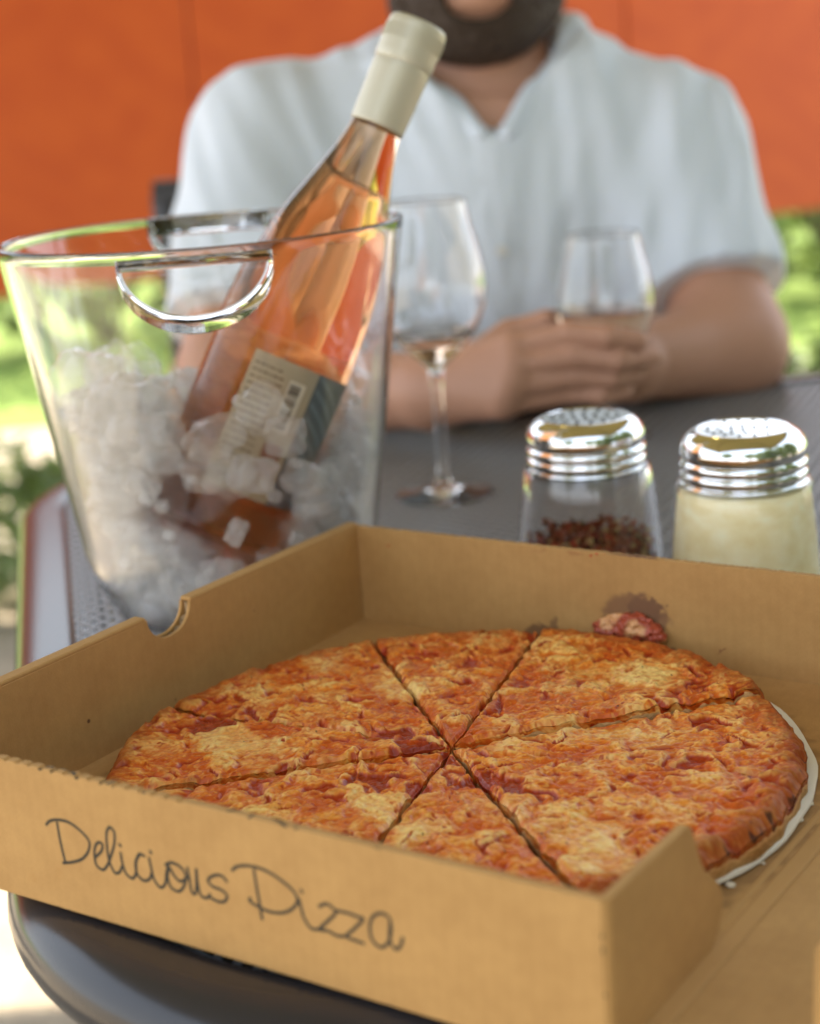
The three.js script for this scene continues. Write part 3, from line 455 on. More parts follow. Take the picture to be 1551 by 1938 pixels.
{
  const b = thing('ice_bucket', 'clear acrylic ice bucket with half-moon grips holding ice and the bottle', 'ice bucket', bucketAt);
  const o = [], i = [], n = 40; for (let k = 0; k <= n; k++) { const y = k / n * 0.209; o.push([bucketR(y), y]); } for (let k = n; k >= 0; k--) { const y = 0.009 + k / n * 0.200; i.push([bucketR(y) - 0.0036, y]); }
  obj('vessel', lathe([[0, 0], [0.057, 0], [0.0595, 0.0008], ...o.slice(1), [bucketR(0.209) - 0.0008, 0.2104], [bucketR(0.209) - 0.0028, 0.2104], ...i, [0.052, 0.009], [0, 0.009]], 128), misted, b);
  // half-moon grips: thick solid tabs turned out and down from the rim
  for (const a of [0, Math.PI]) {
    const s = new THREE.Shape(); s.moveTo(-0.0335, 0); s.absarc(0, 0, 0.0335, Math.PI, 2 * Math.PI, false); s.lineTo(0.0335, 0);
    const g = new THREE.ExtrudeGeometry(s, { depth: 0.007, bevelEnabled: true, bevelThickness: 0.0025, bevelSize: 0.0025, bevelSegments: 4, curveSegments: 40 });
    // shape y down = outward along the slope
    g.translate(0, 0, -0.0035).rotateX(-0.80);
    const dir = Math.atan2(0.62, 0.78) + a, m = obj('grip', g.translate(0, -0.0015, 0.012).rotateY(dir).translate(Math.sin(dir) * 0.099, 0.2045, Math.cos(dir) * 0.099), clear, b);
  }
}
// the bottle
{
  const b = thing('wine_bottle', 'rose wine bottle with cream screw cap leaning in the ice bucket', 'bottle', bottleB);
  const toCam = camera.position.clone().sub(bottleB), z = toCam.addScaledVector(bottleAxis, -toCam.dot(bottleAxis)).normalize(), x = new THREE.Vector3().crossVectors(bottleAxis, z);
  b.setRotationFromMatrix(new THREE.Matrix4().makeBasis(x, bottleAxis, z));
  const L = bottleT.distanceTo(bottleB), prof = smoothPts([[0.0365, 0.004], [0.0373, 0.012], [0.0373, 0.06], [0.0373, 0.105], [0.0366, 0.122], [0.0345, 0.148], [0.0305, 0.170], [0.0255, 0.186], [0.0205, 0.201], [0.0165, 0.215], [0.0142, 0.226], [0.0133, 0.236], [0.0130, 0.250], [0.0130, 0.280]], 90);
  obj('wine_and_glass', lathe([[0, 0.007], [0.018, 0.005], [0.028, 0.0012], [0.033, 0.0004], ...prof, [0, 0.280]], 96), wineMat, b);
  const capMat = std({ color: rgb(0.58, 0.54, 0.42), metalness: 0.25, roughness: 0.42 });
  obj('capsule', lathe([[0.0134, 0.2305], [0.0141, 0.2300], [0.0146, 0.2315], [0.0150, 0.2450], [0.0153, 0.2600], [0.0153, 0.2632], [0.0149, 0.2640], [0.0149, 0.2650]], 72), capMat, b);
  const cap = obj('screw_cap', lathe([[0.0149, 0.2648], [0.0157, 0.2656], [0.0159, 0.2700], [0.0157, 0.2725], [0.0160, 0.2740], [0.0160, 0.2840], [0.0156, 0.2868], [0.0146, 0.2880], [0, 0.2882]], 72), capMat, b);
  obj('knurling', Array.from({ length: 60 }, (_, k) => boxAt(0.0005, 0.0075, 0.0007, 0, 0.279, 0.01605).rotateY(k / 60 * 2 * Math.PI)), capMat, cap);
  const labelTex = canvasTex(1024, 512, (c, w, h) => {
    c.fillStyle = '#b9ad93'; c.fillRect(0, 0, w, h); c.fillStyle = '#5d6a70'; c.fillRect(w * 0.44, 0, w * 0.56, h); c.fillStyle = '#74858a'; for (let k = 0; k < 9; k++) { c.beginPath(); c.moveTo(w * 0.46, h * (0.1 * k)); c.lineTo(w, h * (0.1 * k + 0.35)); c.lineTo(w, h * (0.1 * k + 0.38)); c.lineTo(w * 0.46, h * (0.1 * k + 0.04)); c.fill(); }
    c.fillStyle = 'rgba(70,60,48,0.75)'; const R = rngOf(5); for (let k = 0; k < 17; k++) { let x = 26; while (x < w * 0.21) { const l = 8 + R() * 30; c.fillRect(x, 40 + k * 26, l, 7); x += l + 9; } }
    c.fillStyle = '#e9e3d2'; c.fillRect(w * 0.27, 60, w * 0.11, 190); c.fillStyle = '#2c2a26'; for (let y = 70; y < 240;) { const l = 2 + R() * 6; c.fillRect(w * 0.28, y, w * 0.075, l); y += l + 2 + R() * 5; }
    c.fillStyle = 'rgba(120,60,44,0.75)'; c.fillRect(w * 0.27, 300, w * 0.13, 120);
  });
  const lg = new THREE.CylinderGeometry(0.03755, 0.03755, 0.072, 60, 1, true, -0.36, 2.2).translate(0, 0.064, 0);
  obj('label', lg, std({ map: labelTex, roughness: 0.7, side: THREE.DoubleSide }), b);
}
// ice: every lump a thing of its own
{
  const R = rngOf(2024), kinds = [0, 1, 2, 3, 4].map((k) => {                        // rounded, half-melted lumps
    const g = mergeVertices(new THREE.IcosahedronGeometry(1, 6).deleteAttribute('normal').deleteAttribute('uv')), p = g.attributes.position, ax = [0.7 + 0.35 * R(), 0.6 + 0.3 * R(), 0.75 + 0.3 * R()];
    for (let i = 0; i < p.count; i++) { const x = p.getX(i), y = p.getY(i), z = p.getZ(i), q = Math.pow(Math.abs(x) ** 5 + Math.abs(y) ** 5 + Math.abs(z) ** 5, -1 / 5) * (0.92 + 0.14 * n3(x * 1.3 + k * 9, y * 1.3, z * 1.3) + 0.05 * n3(x * 3.2, y * 3.2 + k * 5, z * 3.2)); p.setXYZ(i, x * q * ax[0], y * q * ax[1], z * q * ax[2]); }
    g.computeVertexNormals(); return g;
  });
  const ice = phy({ color: rgb(1.0, 1.0, 1.0), roughness: 0.26, transmission: 0.70, thickness: 0, ior: 1.31, side: THREE.DoubleSide });
  const iceClear = phy({ color: rgb(1.0, 1.0, 1.0), roughness: 0.12, transmission: 0.86, thickness: 0, ior: 1.31, side: THREE.DoubleSide });
  const label = 'lump of ice packed in the clear bucket', placed = [], axis = bottleAxis; let made = 0;
  for (let tries = 0; tries < 24000 && made < 300; tries++) {
    const y = 0.016 + 0.138 * Math.pow(R(), 0.95), a = R() * 2 * Math.PI, s = 0.0105 + 0.0090 * R(), r = Math.sqrt(R()) * (bucketR(y) - 0.005 - s * 1.05), x = r * Math.cos(a), z = r * Math.sin(a);
    const left = -(x * 0.83 + z * -0.55); if (y > 0.118 + 0.42 * Math.abs(left) - 0.03 * R()) continue;
    const p = V(x, y, z).add(bucketAt), q = p.clone().sub(bottleB), t = q.dot(axis), d = q.addScaledVector(axis, -t).length(); if (t > -0.012 && d < 0.0375 + s * 0.85) continue;
    if (placed.some((k) => k.distanceTo(p) < s * 0.92)) continue;
    placed.push(p); const m = tag(obj(numbered('ice_lump'), kinds[made % 5], made % 3 ? iceClear : ice), label, 'ice', 'ice lumps filling the bucket'); m.position.copy(p); m.scale.setScalar(s); m.rotation.set(R() * 6, R() * 6, R() * 6); scene.add(m); made++;
  }
  // the rest of the crushed ice between and under the lumps
  const bits = []; for (let tries = 0; tries < 60000 && bits.length < 260; tries++) {
    const y = 0.012 + 0.130 * R(), a = R() * 2 * Math.PI, s = 0.0035 + 0.0045 * R(), r = Math.sqrt(R()) * (bucketR(y) - 0.0045 - s * 1.1), x = r * Math.cos(a), z = r * Math.sin(a), left = -(x * 0.83 + z * -0.55);
    if (y > 0.108 + 0.42 * Math.abs(left) - 0.02 * R()) continue;
    const p = V(x, y, z).add(bucketAt), q = p.clone().sub(bottleB), t = q.dot(axis), d = q.addScaledVector(axis, -t).length(); if (t > -0.008 && d < 0.0376 + s * 0.8) continue;
    bits.push([p.sub(bucketAt), s]);
  }
  const im = new THREE.InstancedMesh(kinds[2], ice, bits.length), M = new THREE.Matrix4(), q = new THREE.Quaternion(), e = new THREE.Euler();
  bits.forEach(([p, s], i) => { e.set(R() * 6, R() * 6, R() * 6); im.setMatrixAt(i, M.compose(p, q.setFromEuler(e), V(s, s, s))); });
  im.name = 'crushed_ice'; im.castShadow = im.receiveShadow = true; im.position.copy(bucketAt); tag(im, 'small crushed ice between the larger lumps in the bucket', 'ice', null, 'stuff'); scene.add(im);
}
// wine glasses
function wineGlass(name, label, pos, H, bowlH, rMax, rRim, rBase, fillH) {
  const g = thing(name, label, 'wine glass', pos, 'wine glasses'), yb = H - bowlH;
  const out = smoothPts([[0.0042, yb - 0.012], [0.006, yb - 0.003], [0.016, yb + bowlH * 0.06], [rMax * 0.80, yb + bowlH * 0.22], [rMax, yb + bowlH * 0.42], [rMax * 0.96, yb + bowlH * 0.64], [rRim * 1.05, yb + bowlH * 0.9], [rRim, H]], 50);
  const t = 0.0011, inn = smoothPts([[0.0, yb + 0.0018], [0.013, yb + bowlH * 0.06 + 0.0012], [rMax * 0.80 - t, yb + bowlH * 0.22 + 0.0006], [rMax - t, yb + bowlH * 0.42], [rMax * 0.96 - t, yb + bowlH * 0.64], [rRim * 1.05 - t, yb + bowlH * 0.9], [rRim - t, H]], 50);
  const pts = [[0, 0.0002], [rBase - 0.001, 0.0002], [rBase, 0.0010], [rBase - 0.0012, 0.0020], [rBase * 0.6, 0.0034], [0.008, 0.0062], [0.0045, 0.012], [0.0036, 0.03], [0.0036, yb - 0.02], ...out, ...inn.slice().reverse()];
  obj('glass_body', lathe(pts, 96), glassMat, g);
  if (fillH) { const w = inn.filter(([, y]) => y <= yb + fillH).map(([r, y]) => [r + 0.0003, y - 0.0002]); const last = w[w.length - 1]; obj('wine', lathe([...w, [last[0] * 0.5, last[1]], [0, last[1]]], 72), glassWine, g); }
  return g;
}
wineGlass('wine_glass', 'tall stemmed wine glass with a little rose wine standing beside the ice bucket', W(-0.259, -0.0042, -0.4068), 0.199, 0.108, 0.0372, 0.0272, 0.0335, 0.022);
const glass2 = W(-0.228, -0.0042, -0.5954);
wineGlass('wine_glass', 'wine glass with rose wine held in the hand of the seated man', glass2, 0.155, 0.100, 0.0365, 0.0275, 0.031, 0.047);
// shakers
const jarThin = phy({ color: 0xffffff, roughness: 0.0, transmission: 1, thickness: 0, ior: 1.5 });
function shaker(label, pos, turn, fillMaker, full) {
  const s = thing('shaker', label, 'shaker', pos, 'glass shakers with chrome lids'); s.rotation.y = turn;
  const chrome = std({ color: rgb(0.82, 0.82, 0.83), metalness: 1, roughness: 0.10 });
  const out = [[0, 0], [0.036, 0], [0.0392, 0.0018], [0.0402, 0.006], [0.0400, 0.016], [0.0385, 0.035], [0.0366, 0.054], [0.0350, 0.066], [0.0335, 0.0705], [0.0300, 0.0735], [0.0298, 0.084]], inn = [[0.0272, 0.084], [0.0274, 0.0725], [0.0308, 0.0690], [0.0324, 0.0645], [0.0340, 0.054], [0.0358, 0.035], [0.0372, 0.017], [0.0368, 0.009], [0.030, 0.0055], [0, 0.005]];
  if (full) obj('jar', lathe([[0, 0], [0.036, 0], ...smoothPts(out.slice(2), 50)], 96), jarThin, s);
  else obj('jar', lathe([[0, 0], [0.036, 0], ...smoothPts(out.slice(2), 50), ...smoothPts(inn, 50)], 96), glassMat, s);
  const rib = (y) => [[0.0306, y - 0.0026], [0.0318, y - 0.0018], [0.0323, y], [0.0318, y + 0.0018], [0.0306, y + 0.0026]];
  const lidP = [[0.0304, 0.0695], [0.0324, 0.0692], [0.0327, 0.0704], [0.0312, 0.0714], ...rib(0.0746), ...rib(0.0800), [0.0308, 0.0832], [0.0316, 0.0846], [0.0319, 0.0866], [0.0316, 0.0892], [0.0302, 0.0925], [0.0276, 0.0953], [0.0244, 0.0970], [0.0226, 0.0974], [0.0218, 0.0969], [0.0, 0.0969]];
  const lid = obj('lid', lathe(lidP, 96), chrome, s);
  const hole = []; for (const [n, r] of [[1, 0], [6, 0.0065], [11, 0.0125], [15, 0.0178]]) for (let k = 0; k < n; k++) { const a = k / n * 6.283 + r * 50; hole.push(new THREE.CylinderGeometry(0.0010, 0.0010, 0.0004, 12).translate(r * Math.cos(a), 0.09705, r * Math.sin(a))); }
  obj('shaker_holes', hole, std({ color: rgb(0.02, 0.02, 0.02), roughness: 0.8 }), lid);
  fillMaker(s);
  return s;
}
shaker('glass shaker of red pepper flakes with a chrome perforated lid', W(-0.0675, -0.0042, -0.2562), 0.4, (s) => {
  const R = rngOf(71), g = new THREE.BufferGeometry(); g.setAttribute('position', new THREE.Float32BufferAttribute([-1, 0, -0.7, 1, 0.25, -0.6, 0.8, 0, 0.7, -0.9, 0.3, 0.6, 0, 0.45, 0], 3)); g.setIndex([0, 4, 1, 1, 4, 2, 2, 4, 3, 3, 4, 0]); const gg = g.toNonIndexed(); gg.computeVertexNormals();
  const n = 2600, m = new THREE.InstancedMesh(gg, std({ color: 0xffffff, roughness: 0.55, side: THREE.DoubleSide }), n), M = new THREE.Matrix4(), q = new THREE.Quaternion(), e = new THREE.Euler(), c = new THREE.Color();
  for (let k = 0; k < n; k++) { const a = R() * 6.283, r = Math.sqrt(R()) * 0.0345, top = 0.031 + 0.004 * n2(Math.cos(a) * r * 90, Math.sin(a) * r * 90); const y = 0.0085 + (top - 0.0085) * R(); e.set(R() * 6, R() * 6, R() * 6); q.setFromEuler(e); const s2 = 0.0011 + 0.0016 * R(); m.setMatrixAt(k, M.compose(V(r * Math.cos(a), y, r * Math.sin(a)), q, V(s2, s2, s2))); const t = R(); t < 0.68 ? c.setRGB(0.26 + 0.16 * R(), 0.035 + 0.03 * R(), 0.012) : t < 0.88 ? c.setRGB(0.11, 0.018, 0.01) : c.setRGB(0.62, 0.42, 0.16); m.setColorAt(k, c); }
  m.name = 'pepper_flakes'; m.userData.kind = 'stuff'; m.castShadow = m.receiveShadow = true; s.add(m);
});
shaker('glass shaker full of pale grated cheese with a chrome perforated lid', W(0.024, -0.0042, -0.2522), 1.3, (s) => {
  const prof = smoothPts([[0, 0.0055], [0.030, 0.0062], [0.0366, 0.0095], [0.0370, 0.017], [0.0356, 0.035], [0.0338, 0.054], [0.0322, 0.0640], [0.0300, 0.0672], [0.02, 0.069], [0, 0.070]], 60), g = lathe(prof, 90), p = g.attributes.position;
  for (let k = 0; k < p.count; k++) { const x = p.getX(k), y = p.getY(k), z = p.getZ(k), d = 1.028 - 0.006 + 0.008 * n3(x * 260, y * 260, z * 260); p.setXYZ(k, x * d, y, z * d); } g.computeVertexNormals();
  const t = dataTex(256, 256, (x, y, o) => { const a = fbm(x / 26, y / 26, 4) * 36 + n2b(x / 2.2, y / 2.2) * 9; o[0] = 252 + a * 0.3; o[1] = 236 + a * 0.5; o[2] = 188 + a * 0.9; });
  obj('grated_cheese', g, std({ map: t, roughness: 0.9, bumpMap: t, bumpScale: 0.001 }), s);
}, true);
// ------------------------------------------------------------------ the man across the table, and his chair
{
  const F = V(0.54, 0, 0.8417), Rr = V(0.8417, 0, -0.54);       // the way he faces; his left
  const hip = W(-0.50, -0.20, -0.855), base = V(hip.x, 0, hip.z), p = thing('person', 'bearded man in a pale blue-white short-sleeved shirt holding a wine glass', 'person', base);
  const at = (r, y, f) => V(r * Rr.x + f * F.x, y, r * Rr.z + f * F.z);                      // his own frame, from the base
  const L = (w) => w.clone().sub(base);
  const rs = L(W(-0.624, 0.222, -0.705)), re = L(W(-0.558, 0.030, -0.540)), rw = L(W(-0.352, 0.038, -0.538)), ls = L(W(-0.310, 0.192, -0.901)), le = L(W(-0.220, 0.028, -0.812)), lw = L(W(-0.262, 0.034, -0.690));
  const neck = L(W(-0.466, 0.222, -0.840)), head = L(W(-0.462, 0.402, -0.822)), chin = L(W(-0.425, 0.307, -0.765));
  const loc = (x, y, z) => [x * Rr.x + z * Rr.z, y, x * F.x + z * F.z];
  const ell = (c, r, u, f) => { const [cr, cy, cf] = loc(c.x, c.y, c.z), m = Math.min(r, u, f); return (x, y, z) => { const [a, b, d] = loc(x, y, z); return (Math.hypot((a - cr) / r, (b - cy) / u, (d - cf) / f) - 1) * m; }; };
  const tubeW = [[0.42, 0.165, 0.125], [0.55, 0.170, 0.128], [0.70, 0.168, 0.128], [0.82, 0.176, 0.122], [0.90, 0.178, 0.112], [0.96, 0.150, 0.095], [1.00, 0.09, 0.075]];
  const [tr, , tf] = loc(neck.x, neck.y, neck.z);
  const torso = (grow) => (x, y, z) => { const [a, , d] = loc(x, y, z); let k = 0; while (k < tubeW.length - 2 && y > tubeW[k + 1][0]) k++; const A = tubeW[k], B = tubeW[k + 1], t = clamp((y - A[0]) / (B[0] - A[0]), 0, 1), w = lerp(A[1], B[1], t) + grow, q = lerp(A[2], B[2], t) + grow, e = (Math.hypot((a - tr * sstep(0.4, 0.95, y)) / w, (d - (tf + 0.012) * sstep(0.35, 0.9, y)) / q) - 1) * Math.min(w, q); return Math.max(e, 0.42 - y, y - 1.0 - grow); };
  const all = (list, k) => (x, y, z) => { let d = list[0](x, y, z); for (let i = 1; i < list.length; i++) d = smin(d, list[i](x, y, z), k); return d; };
  // body
  const knee = (s) => at(s * 0.14, 0.50, 0.40), foot = (s) => at(s * 0.14, 0.07, 0.36), toe = (s) => at(s * 0.15, 0.04, 0.50);
  const limbs = [torso(-0.012), cone(neck, head.clone().lerp(neck, 0.45), 0.062, 0.056), cone(rs, re, 0.050, 0.041), cone(re, rw, 0.043, 0.029), cone(ls, le, 0.050, 0.042), cone(le, lw, 0.045, 0.030), cone(neck, rs, 0.055, 0.052), cone(neck, ls, 0.055, 0.052)];
  for (const s of [-1, 1]) limbs.push(cone(at(s * 0.09, 0.50, 0.02), knee(s), 0.085, 0.058), cone(knee(s), foot(s), 0.056, 0.038), cone(foot(s), toe(s), 0.04, 0.034));
  const bodyG = skin(all(limbs, 0.03), V(-0.52, 0.0, -0.36), V(0.52, 1.12, 0.62), 0.0105);
  // head
  const jaw = chin.clone().lerp(head, 0.30).addScaledVector(F, -0.012);
  const h0 = [ell(head, 0.076, 0.112, 0.096), ell(jaw, 0.055, 0.050, 0.056), cone(head.clone().addScaledVector(F, 0.090).add(V(0, -0.005, 0)), head.clone().addScaledVector(F, 0.108).add(V(0, -0.038, 0)), 0.010, 0.015), cone(neck, head, 0.060, 0.050)];
  for (const s of [-1, 1]) h0.push(ell(head.clone().addScaledVector(Rr, s * 0.078).add(V(0, -0.01, 0)), 0.010, 0.032, 0.019));
  const eyesock = [-1, 1].map((s) => ell(head.clone().addScaledVector(Rr, s * 0.031).addScaledVector(F, 0.094).add(V(0, 0.005, 0)), 0.017, 0.010, 0.012)), mouthC = chin.clone().add(V(0, 0.024, 0)).addScaledVector(F, 0.016), lip = ell(mouthC, 0.026, 0.010, 0.012);
  const headF = all(h0, 0.022), headG = skin((x, y, z) => { let d = smin(headF(x, y, z), lip(x, y, z), 0.008); for (const e of eyesock) d = Math.max(d, -e(x, y, z)); return d; }, V(head.x - 0.13, neck.y - 0.02, head.z - 0.13), V(head.x + 0.13, head.y + 0.14, head.z + 0.15), 0.0045);
  // hands: his right closes round the glass, his left rests on the table
  const gl = L(glass2), hand = [], ang = (deg, r, y) => { const a = deg * Math.PI / 180, c = V(-0.55 * -1, 0, 0.835), s = V(0.835, 0, -0.55); return V(gl.x + r * (c.x * Math.cos(a) + s.x * Math.sin(a)), TOP + y, gl.z + r * (c.z * Math.cos(a) + s.z * Math.sin(a))); };
  const kn = [[-0.278, 0.074, -0.542], [-0.273, 0.061, -0.535], [-0.275, 0.047, -0.529], [-0.282, 0.034, -0.527]].map((k) => L(W(...k)));
  const ftips = [[[-42, 0.0430, 0.083], [-4, 0.0440, 0.081], [26, 0.0440, 0.076]], [[-38, 0.0440, 0.067], [6, 0.0420, 0.063], [52, 0.0400, 0.061]], [[-42, 0.0390, 0.051], [0, 0.0330, 0.049], [40, 0.0280, 0.048]], [[-52, 0.0370, 0.037], [-16, 0.0300, 0.035], [24, 0.0240, 0.035]]];
  hand.push(cone(re.clone().lerp(rw, 0.75), rw, 0.031, 0.028)); kn.forEach((k) => hand.push(cone(rw, k, 0.022, 0.0125)));
  const palm = all(hand, 0.014), fingers = ftips.map((f, i) => { const c = [kn[i], ...f.map(([a, r, y]) => ang(a, r, y))], rad = [0.0105, 0.0092, 0.0086, 0.0074]; return all([0, 1, 2].map((k) => cone(c[k], c[k + 1], rad[k] * (i === 3 ? 0.88 : 1), rad[k + 1] * (i === 3 ? 0.88 : 1))), 0.003); });
  const th = [rw.clone().lerp(kn[0], 0.35), L(W(-0.300, 0.076, -0.576)), ang(-112, 0.046, 0.084), ang(-146, 0.043, 0.083)]; const thumb = all([cone(th[0], th[1], 0.017, 0.0125), cone(th[1], th[2], 0.0122, 0.0105), cone(th[2], th[3], 0.0105, 0.0088)], 0.004);
  const handF = (x, y, z) => { let d = smin(palm(x, y, z), thumb(x, y, z), 0.01), g = fingers[0](x, y, z); for (let i = 1; i < 4; i++) g = Math.min(g, fingers[i](x, y, z)); return smin(d, g, 0.006); };
  const hc = gl.clone().setY(0); const handG = skin(handF, V(rw.x - 0.07, TOP - 0.01, rw.z - 0.09), V(gl.x + 0.075, TOP + 0.13, gl.z + 0.11), 0.0032);
  const lh = [], lk = [], lf = V(-0.78, 0, 0.626), lside = V(0.626, 0, 0.78);
  for (let i = 0; i < 4; i++) { const k = lw.clone().addScaledVector(lf, 0.078 - Math.abs(i - 1.3) * 0.005).addScaledVector(lside, (i - 1.5) * 0.0185).setY(TOP + 0.024); lk.push(k); lh.push(cone(lw, k, 0.024, 0.0125)); }
  const lpalm = all(lh, 0.014), lfin = lk.map((k, i) => { const len = [0.062, 0.072, 0.068, 0.052][i], a = k.clone().addScaledVector(lf, len * 0.5).setY(TOP + 0.022), b = k.clone().addScaledVector(lf, len).setY(TOP + 0.0095); return all([cone(k, a, 0.0105, 0.0092), cone(a, b, 0.0092, 0.0076)], 0.003); });
  const lthumb = all([cone(lw.clone().addScaledVector(lf, 0.02), lw.clone().addScaledVector(lf, 0.055).addScaledVector(lside, -0.05).setY(TOP + 0.018), 0.016, 0.012), cone(lw.clone().addScaledVector(lf, 0.055).addScaledVector(lside, -0.05).setY(TOP + 0.018), lw.clone().addScaledVector(lf, 0.085).addScaledVector(lside, -0.058).setY(TOP + 0.012), 0.0115, 0.009)], 0.004);
  const lforearm = cone(le.clone().lerp(lw, 0.75), lw, 0.032, 0.029), lhandG = skin((x, y, z) => { let d = smin(smin(lpalm(x, y, z), lforearm(x, y, z), 0.012), lthumb(x, y, z), 0.01), g = lfin[0](x, y, z); for (let i = 1; i < 4; i++) g = Math.min(g, lfin[i](x, y, z)); return smin(d, g, 0.006); }, V(lw.x - 0.20, TOP - 0.01, lw.z - 0.12), V(lw.x + 0.09, TOP + 0.09, lw.z + 0.18), 0.0036);
  const skinMat = phy({ color: rgb(0.56, 0.29, 0.19), roughness: 0.5, sheen: 0.2, sheenColor: rgb(0.8, 0.5, 0.4) });
  obj('body', [bodyG, headG, handG, lhandG], skinMat, p);
  // beard and hair
  const beardIn = [ell(jaw.clone().add(V(0, -0.004, 0)), 0.070, 0.058, 0.064), ell(chin.clone().add(V(0, 0.012, 0)), 0.046, 0.030, 0.036), ell(mouthC.clone().add(V(0, 0.024, 0)).addScaledVector(F, -0.012), 0.034, 0.011, 0.018)];
  for (const s of [-1, 1]) beardIn.push(cone(head.clone().addScaledVector(Rr, s * 0.070).add(V(0, -0.01, 0)).addScaledVector(F, 0.012), jaw.clone().addScaledVector(Rr, s * 0.050), 0.014, 0.026));
  const bf = all(beardIn, 0.02), mouthHole = ell(mouthC.clone().addScaledVector(F, 0.014).add(V(0, 0.002, 0)), 0.029, 0.019, 0.034), topcut = mouthC.y + 0.04;
  const lo = V(head.x - 0.12, chin.y - 0.06, head.z - 0.12), hi = V(head.x + 0.13, head.y + 0.16, head.z + 0.15);
  const hairMat = std({ color: rgb(0.045, 0.026, 0.015), roughness: 0.75 });
  obj('beard', skin((x, y, z) => Math.max(bf(x, y, z) + n3(x * 240, y * 240, z * 240) * 0.0022, -mouthHole(x, y, z)), lo, hi, 0.0042), hairMat, p);
  const hf = ell(head.clone().add(V(0, 0.022, 0)).addScaledVector(F, -0.010), 0.083, 0.108, 0.102), faceCut = ell(head.clone().add(V(0, -0.03, 0)).addScaledVector(F, 0.09), 0.075, 0.10, 0.07);
  obj('hair', skin((x, y, z) => Math.max(hf(x, y, z) + n3(x * 130, y * 130, z * 130) * 0.003, -faceCut(x, y, z), head.y - 0.05 - y), lo, hi, 0.006), hairMat, p);
  // shirt
  const hem = (a, b, t0, ra, rb) => { const c = cone(a, b, ra, rb), d = b.clone().sub(a).normalize(), e = a.clone().lerp(b, t0); return (x, y, z) => Math.max(c(x, y, z), (x - e.x) * d.x + (y - e.y) * d.y + (z - e.z) * d.z); };
  const sl = [hem(rs, re, 0.80, 0.066, 0.068), hem(ls, le, 0.74, 0.062, 0.066)], sh = all([torso(0.012), cone(neck.clone().add(V(0, 0.055, 0)), rs, 0.062, 0.056), cone(neck.clone().add(V(0, 0.055, 0)), ls, 0.062, 0.056)], 0.045);
  const vY = L(W(-0.416, 0.218, -0.748)).y, neckHole = cone(neck.clone().add(V(0, -0.03, 0)).addScaledVector(F, 0.012), head.clone().addScaledVector(F, 0.03), 0.060, 0.075);
  const shirtF = (x, y, z) => {
    const [a, , d] = loc(x, y, z), ar = a - tr; let s = sh(x, y, z);
    s = smin(s, Math.min(sl[0](x, y, z), sl[1](x, y, z)), 0.05);
    // folds: long soft creases falling from the shoulders, finer ones at the sleeves
    const q = y * 1.0, fold = n3(ar * 15 + Math.abs(ar) * q * 10, q * 2.6, d * 5) * 0.0062 + n3(ar * 30 - Math.sign(ar) * q * 12, q * 4 + 4, d * 7) * 0.0026;
    s -= fold; if (Math.abs(ar) < 0.016 && d > tf) s -= 0.0018;
    const wedge = Math.max(Math.abs(ar) * 0.86 - (y - vY) * 0.85, vY - y, tf + 0.02 - d);
    return Math.max(s, -wedge, -neckHole(x, y, z));
  };
  const shirtMat = phy({ color: rgb(0.72, 0.785, 0.88), roughness: 0.85, sheen: 0.3, sheenColor: rgb(0.7, 0.75, 0.85) });
  const shirt = obj('shirt', skin(shirtF, V(-0.52, 0.40, -0.36), V(0.52, 1.10, 0.36), 0.0085), shirtMat, p);
  // collar: two leaves folded down beside the open neck
  const col = [-1, 1].map((s) => { const a = at(tr + s * 0.012, vY + 0.002, tf + 0.120), b = at(tr + s * 0.078, neck.y + 0.078, tf + 0.015), c = at(tr + s * 0.050, neck.y + 0.085, tf - 0.055); return all([cone(a, b, 0.008, 0.015), cone(b, c, 0.015, 0.018)], 0.012); });
  obj('collar', skin((x, y, z) => { const d = Math.min(col[0](x, y, z), col[1](x, y, z)); return Math.max(d, -neckHole(x, y, z) - 0.001); }, V(neck.x - 0.18, vY - 0.04, neck.z - 0.18), V(neck.x + 0.2, neck.y + 0.13, neck.z + 0.2), 0.0055), shirtMat, shirt);
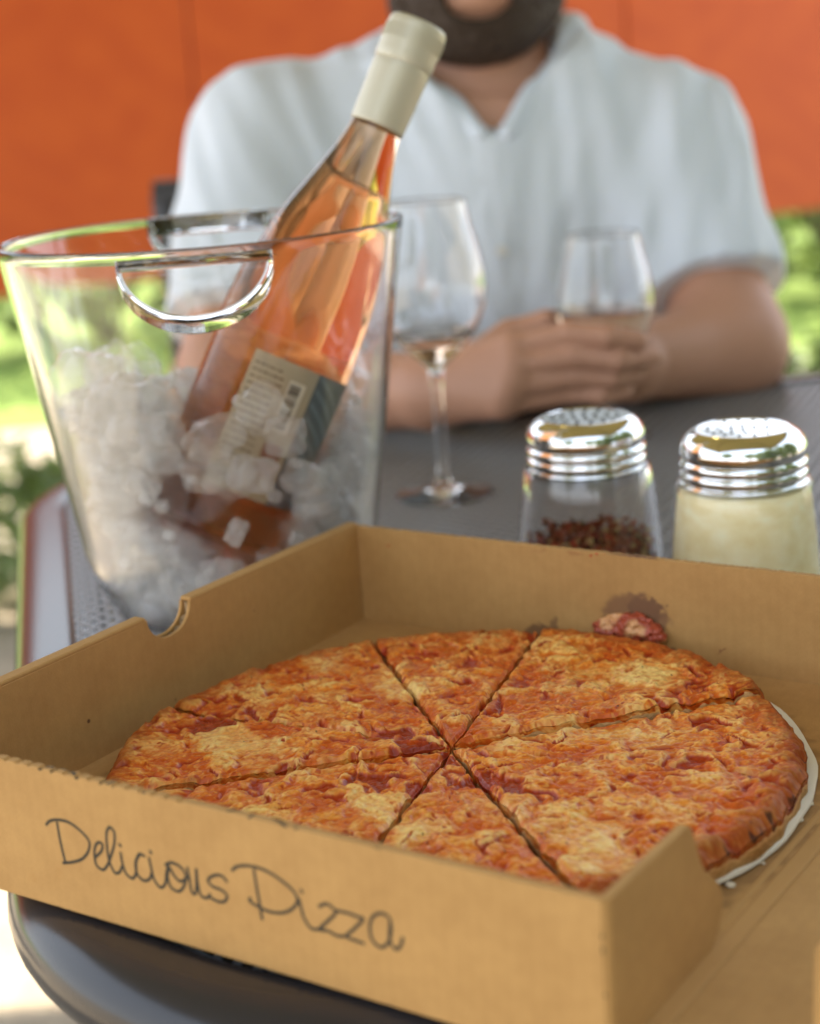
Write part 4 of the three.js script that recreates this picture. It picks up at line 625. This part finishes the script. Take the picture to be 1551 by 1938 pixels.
  for (let k = 1; k < 4; k++) { const y = vY - 0.02 - k * 0.075, zf = (() => { let d = 0.25; while (d > 0 && shirtF(...at(tr, y, tf + d).toArray()) > 0) d -= 0.001; return d; })(); const bt = obj('button', new THREE.CylinderGeometry(0.0055, 0.0055, 0.002, 18).rotateX(Math.PI / 2), std({ color: rgb(0.7, 0.7, 0.68), roughness: 0.4 }), shirt); bt.position.copy(at(tr, y, tf + zf + 0.001)); bt.rotation.y = Math.atan2(F.x, F.z); }
  const tr0 = [ell(at(0, 0.50, 0.0), 0.18, 0.10, 0.15)]; for (const s of [-1, 1]) tr0.push(cone(at(s * 0.09, 0.515, 0.02), knee(s), 0.098, 0.074));
  obj('trousers', skin(all(tr0, 0.03), V(-0.42, 0.35, -0.42), V(0.52, 0.66, 0.62), 0.012), std({ color: rgb(0.03, 0.035, 0.05), roughness: 0.9 }), p);
  for (const s of [-1, 1]) obj('shoe', skin(all([cone(foot(s).setY(0.045), toe(s).setY(0.034), 0.046, 0.040)], 0.01), V(-0.2, -0.01, -0.2).add(foot(s).setY(0)), V(0.25, 0.12, 0.3).add(foot(s).setY(0)), 0.008), std({ color: rgb(0.04, 0.035, 0.03), roughness: 0.6 }), p);
  // chair
  const c = thing('patio_chair', 'dark metal patio chair under the seated man', 'chair', base.clone().addScaledVector(Rr, -0.09).addScaledVector(F, -0.02));
  c.rotation.y = Math.atan2(F.x, F.z);
  const dm = std({ color: rgb(0.05, 0.05, 0.055), metalness: 0.4, roughness: 0.45 });
  obj('seat', roundBox(0.50, 0.025, 0.46, 0.01, 0, 0.385, 0), dm, c);
  for (const x of [-0.25, 0.25]) { obj('leg', rod(V(x, 0, 0.22), V(x, 0.38, 0.20), 0.014), dm, c); obj('leg', rod(V(x, 0, -0.26), V(x, 0.38, -0.21), 0.014), dm, c); obj('back_post', rod(V(x, 0.38, -0.21), V(x * 1.02, 0.90, -0.30), 0.014), dm, c); }
  obj('back_rail', rod(V(-0.265, 0.90, -0.30), V(0.265, 0.90, -0.30), 0.016), dm, c);
  for (let k = 0; k < 7; k++) obj('back_slat', rod(V(-0.18 + k * 0.06, 0.40, -0.215), V(-0.18 + k * 0.06, 0.89, -0.30), 0.006), dm, c);
}
renderer.render(scene, camera);
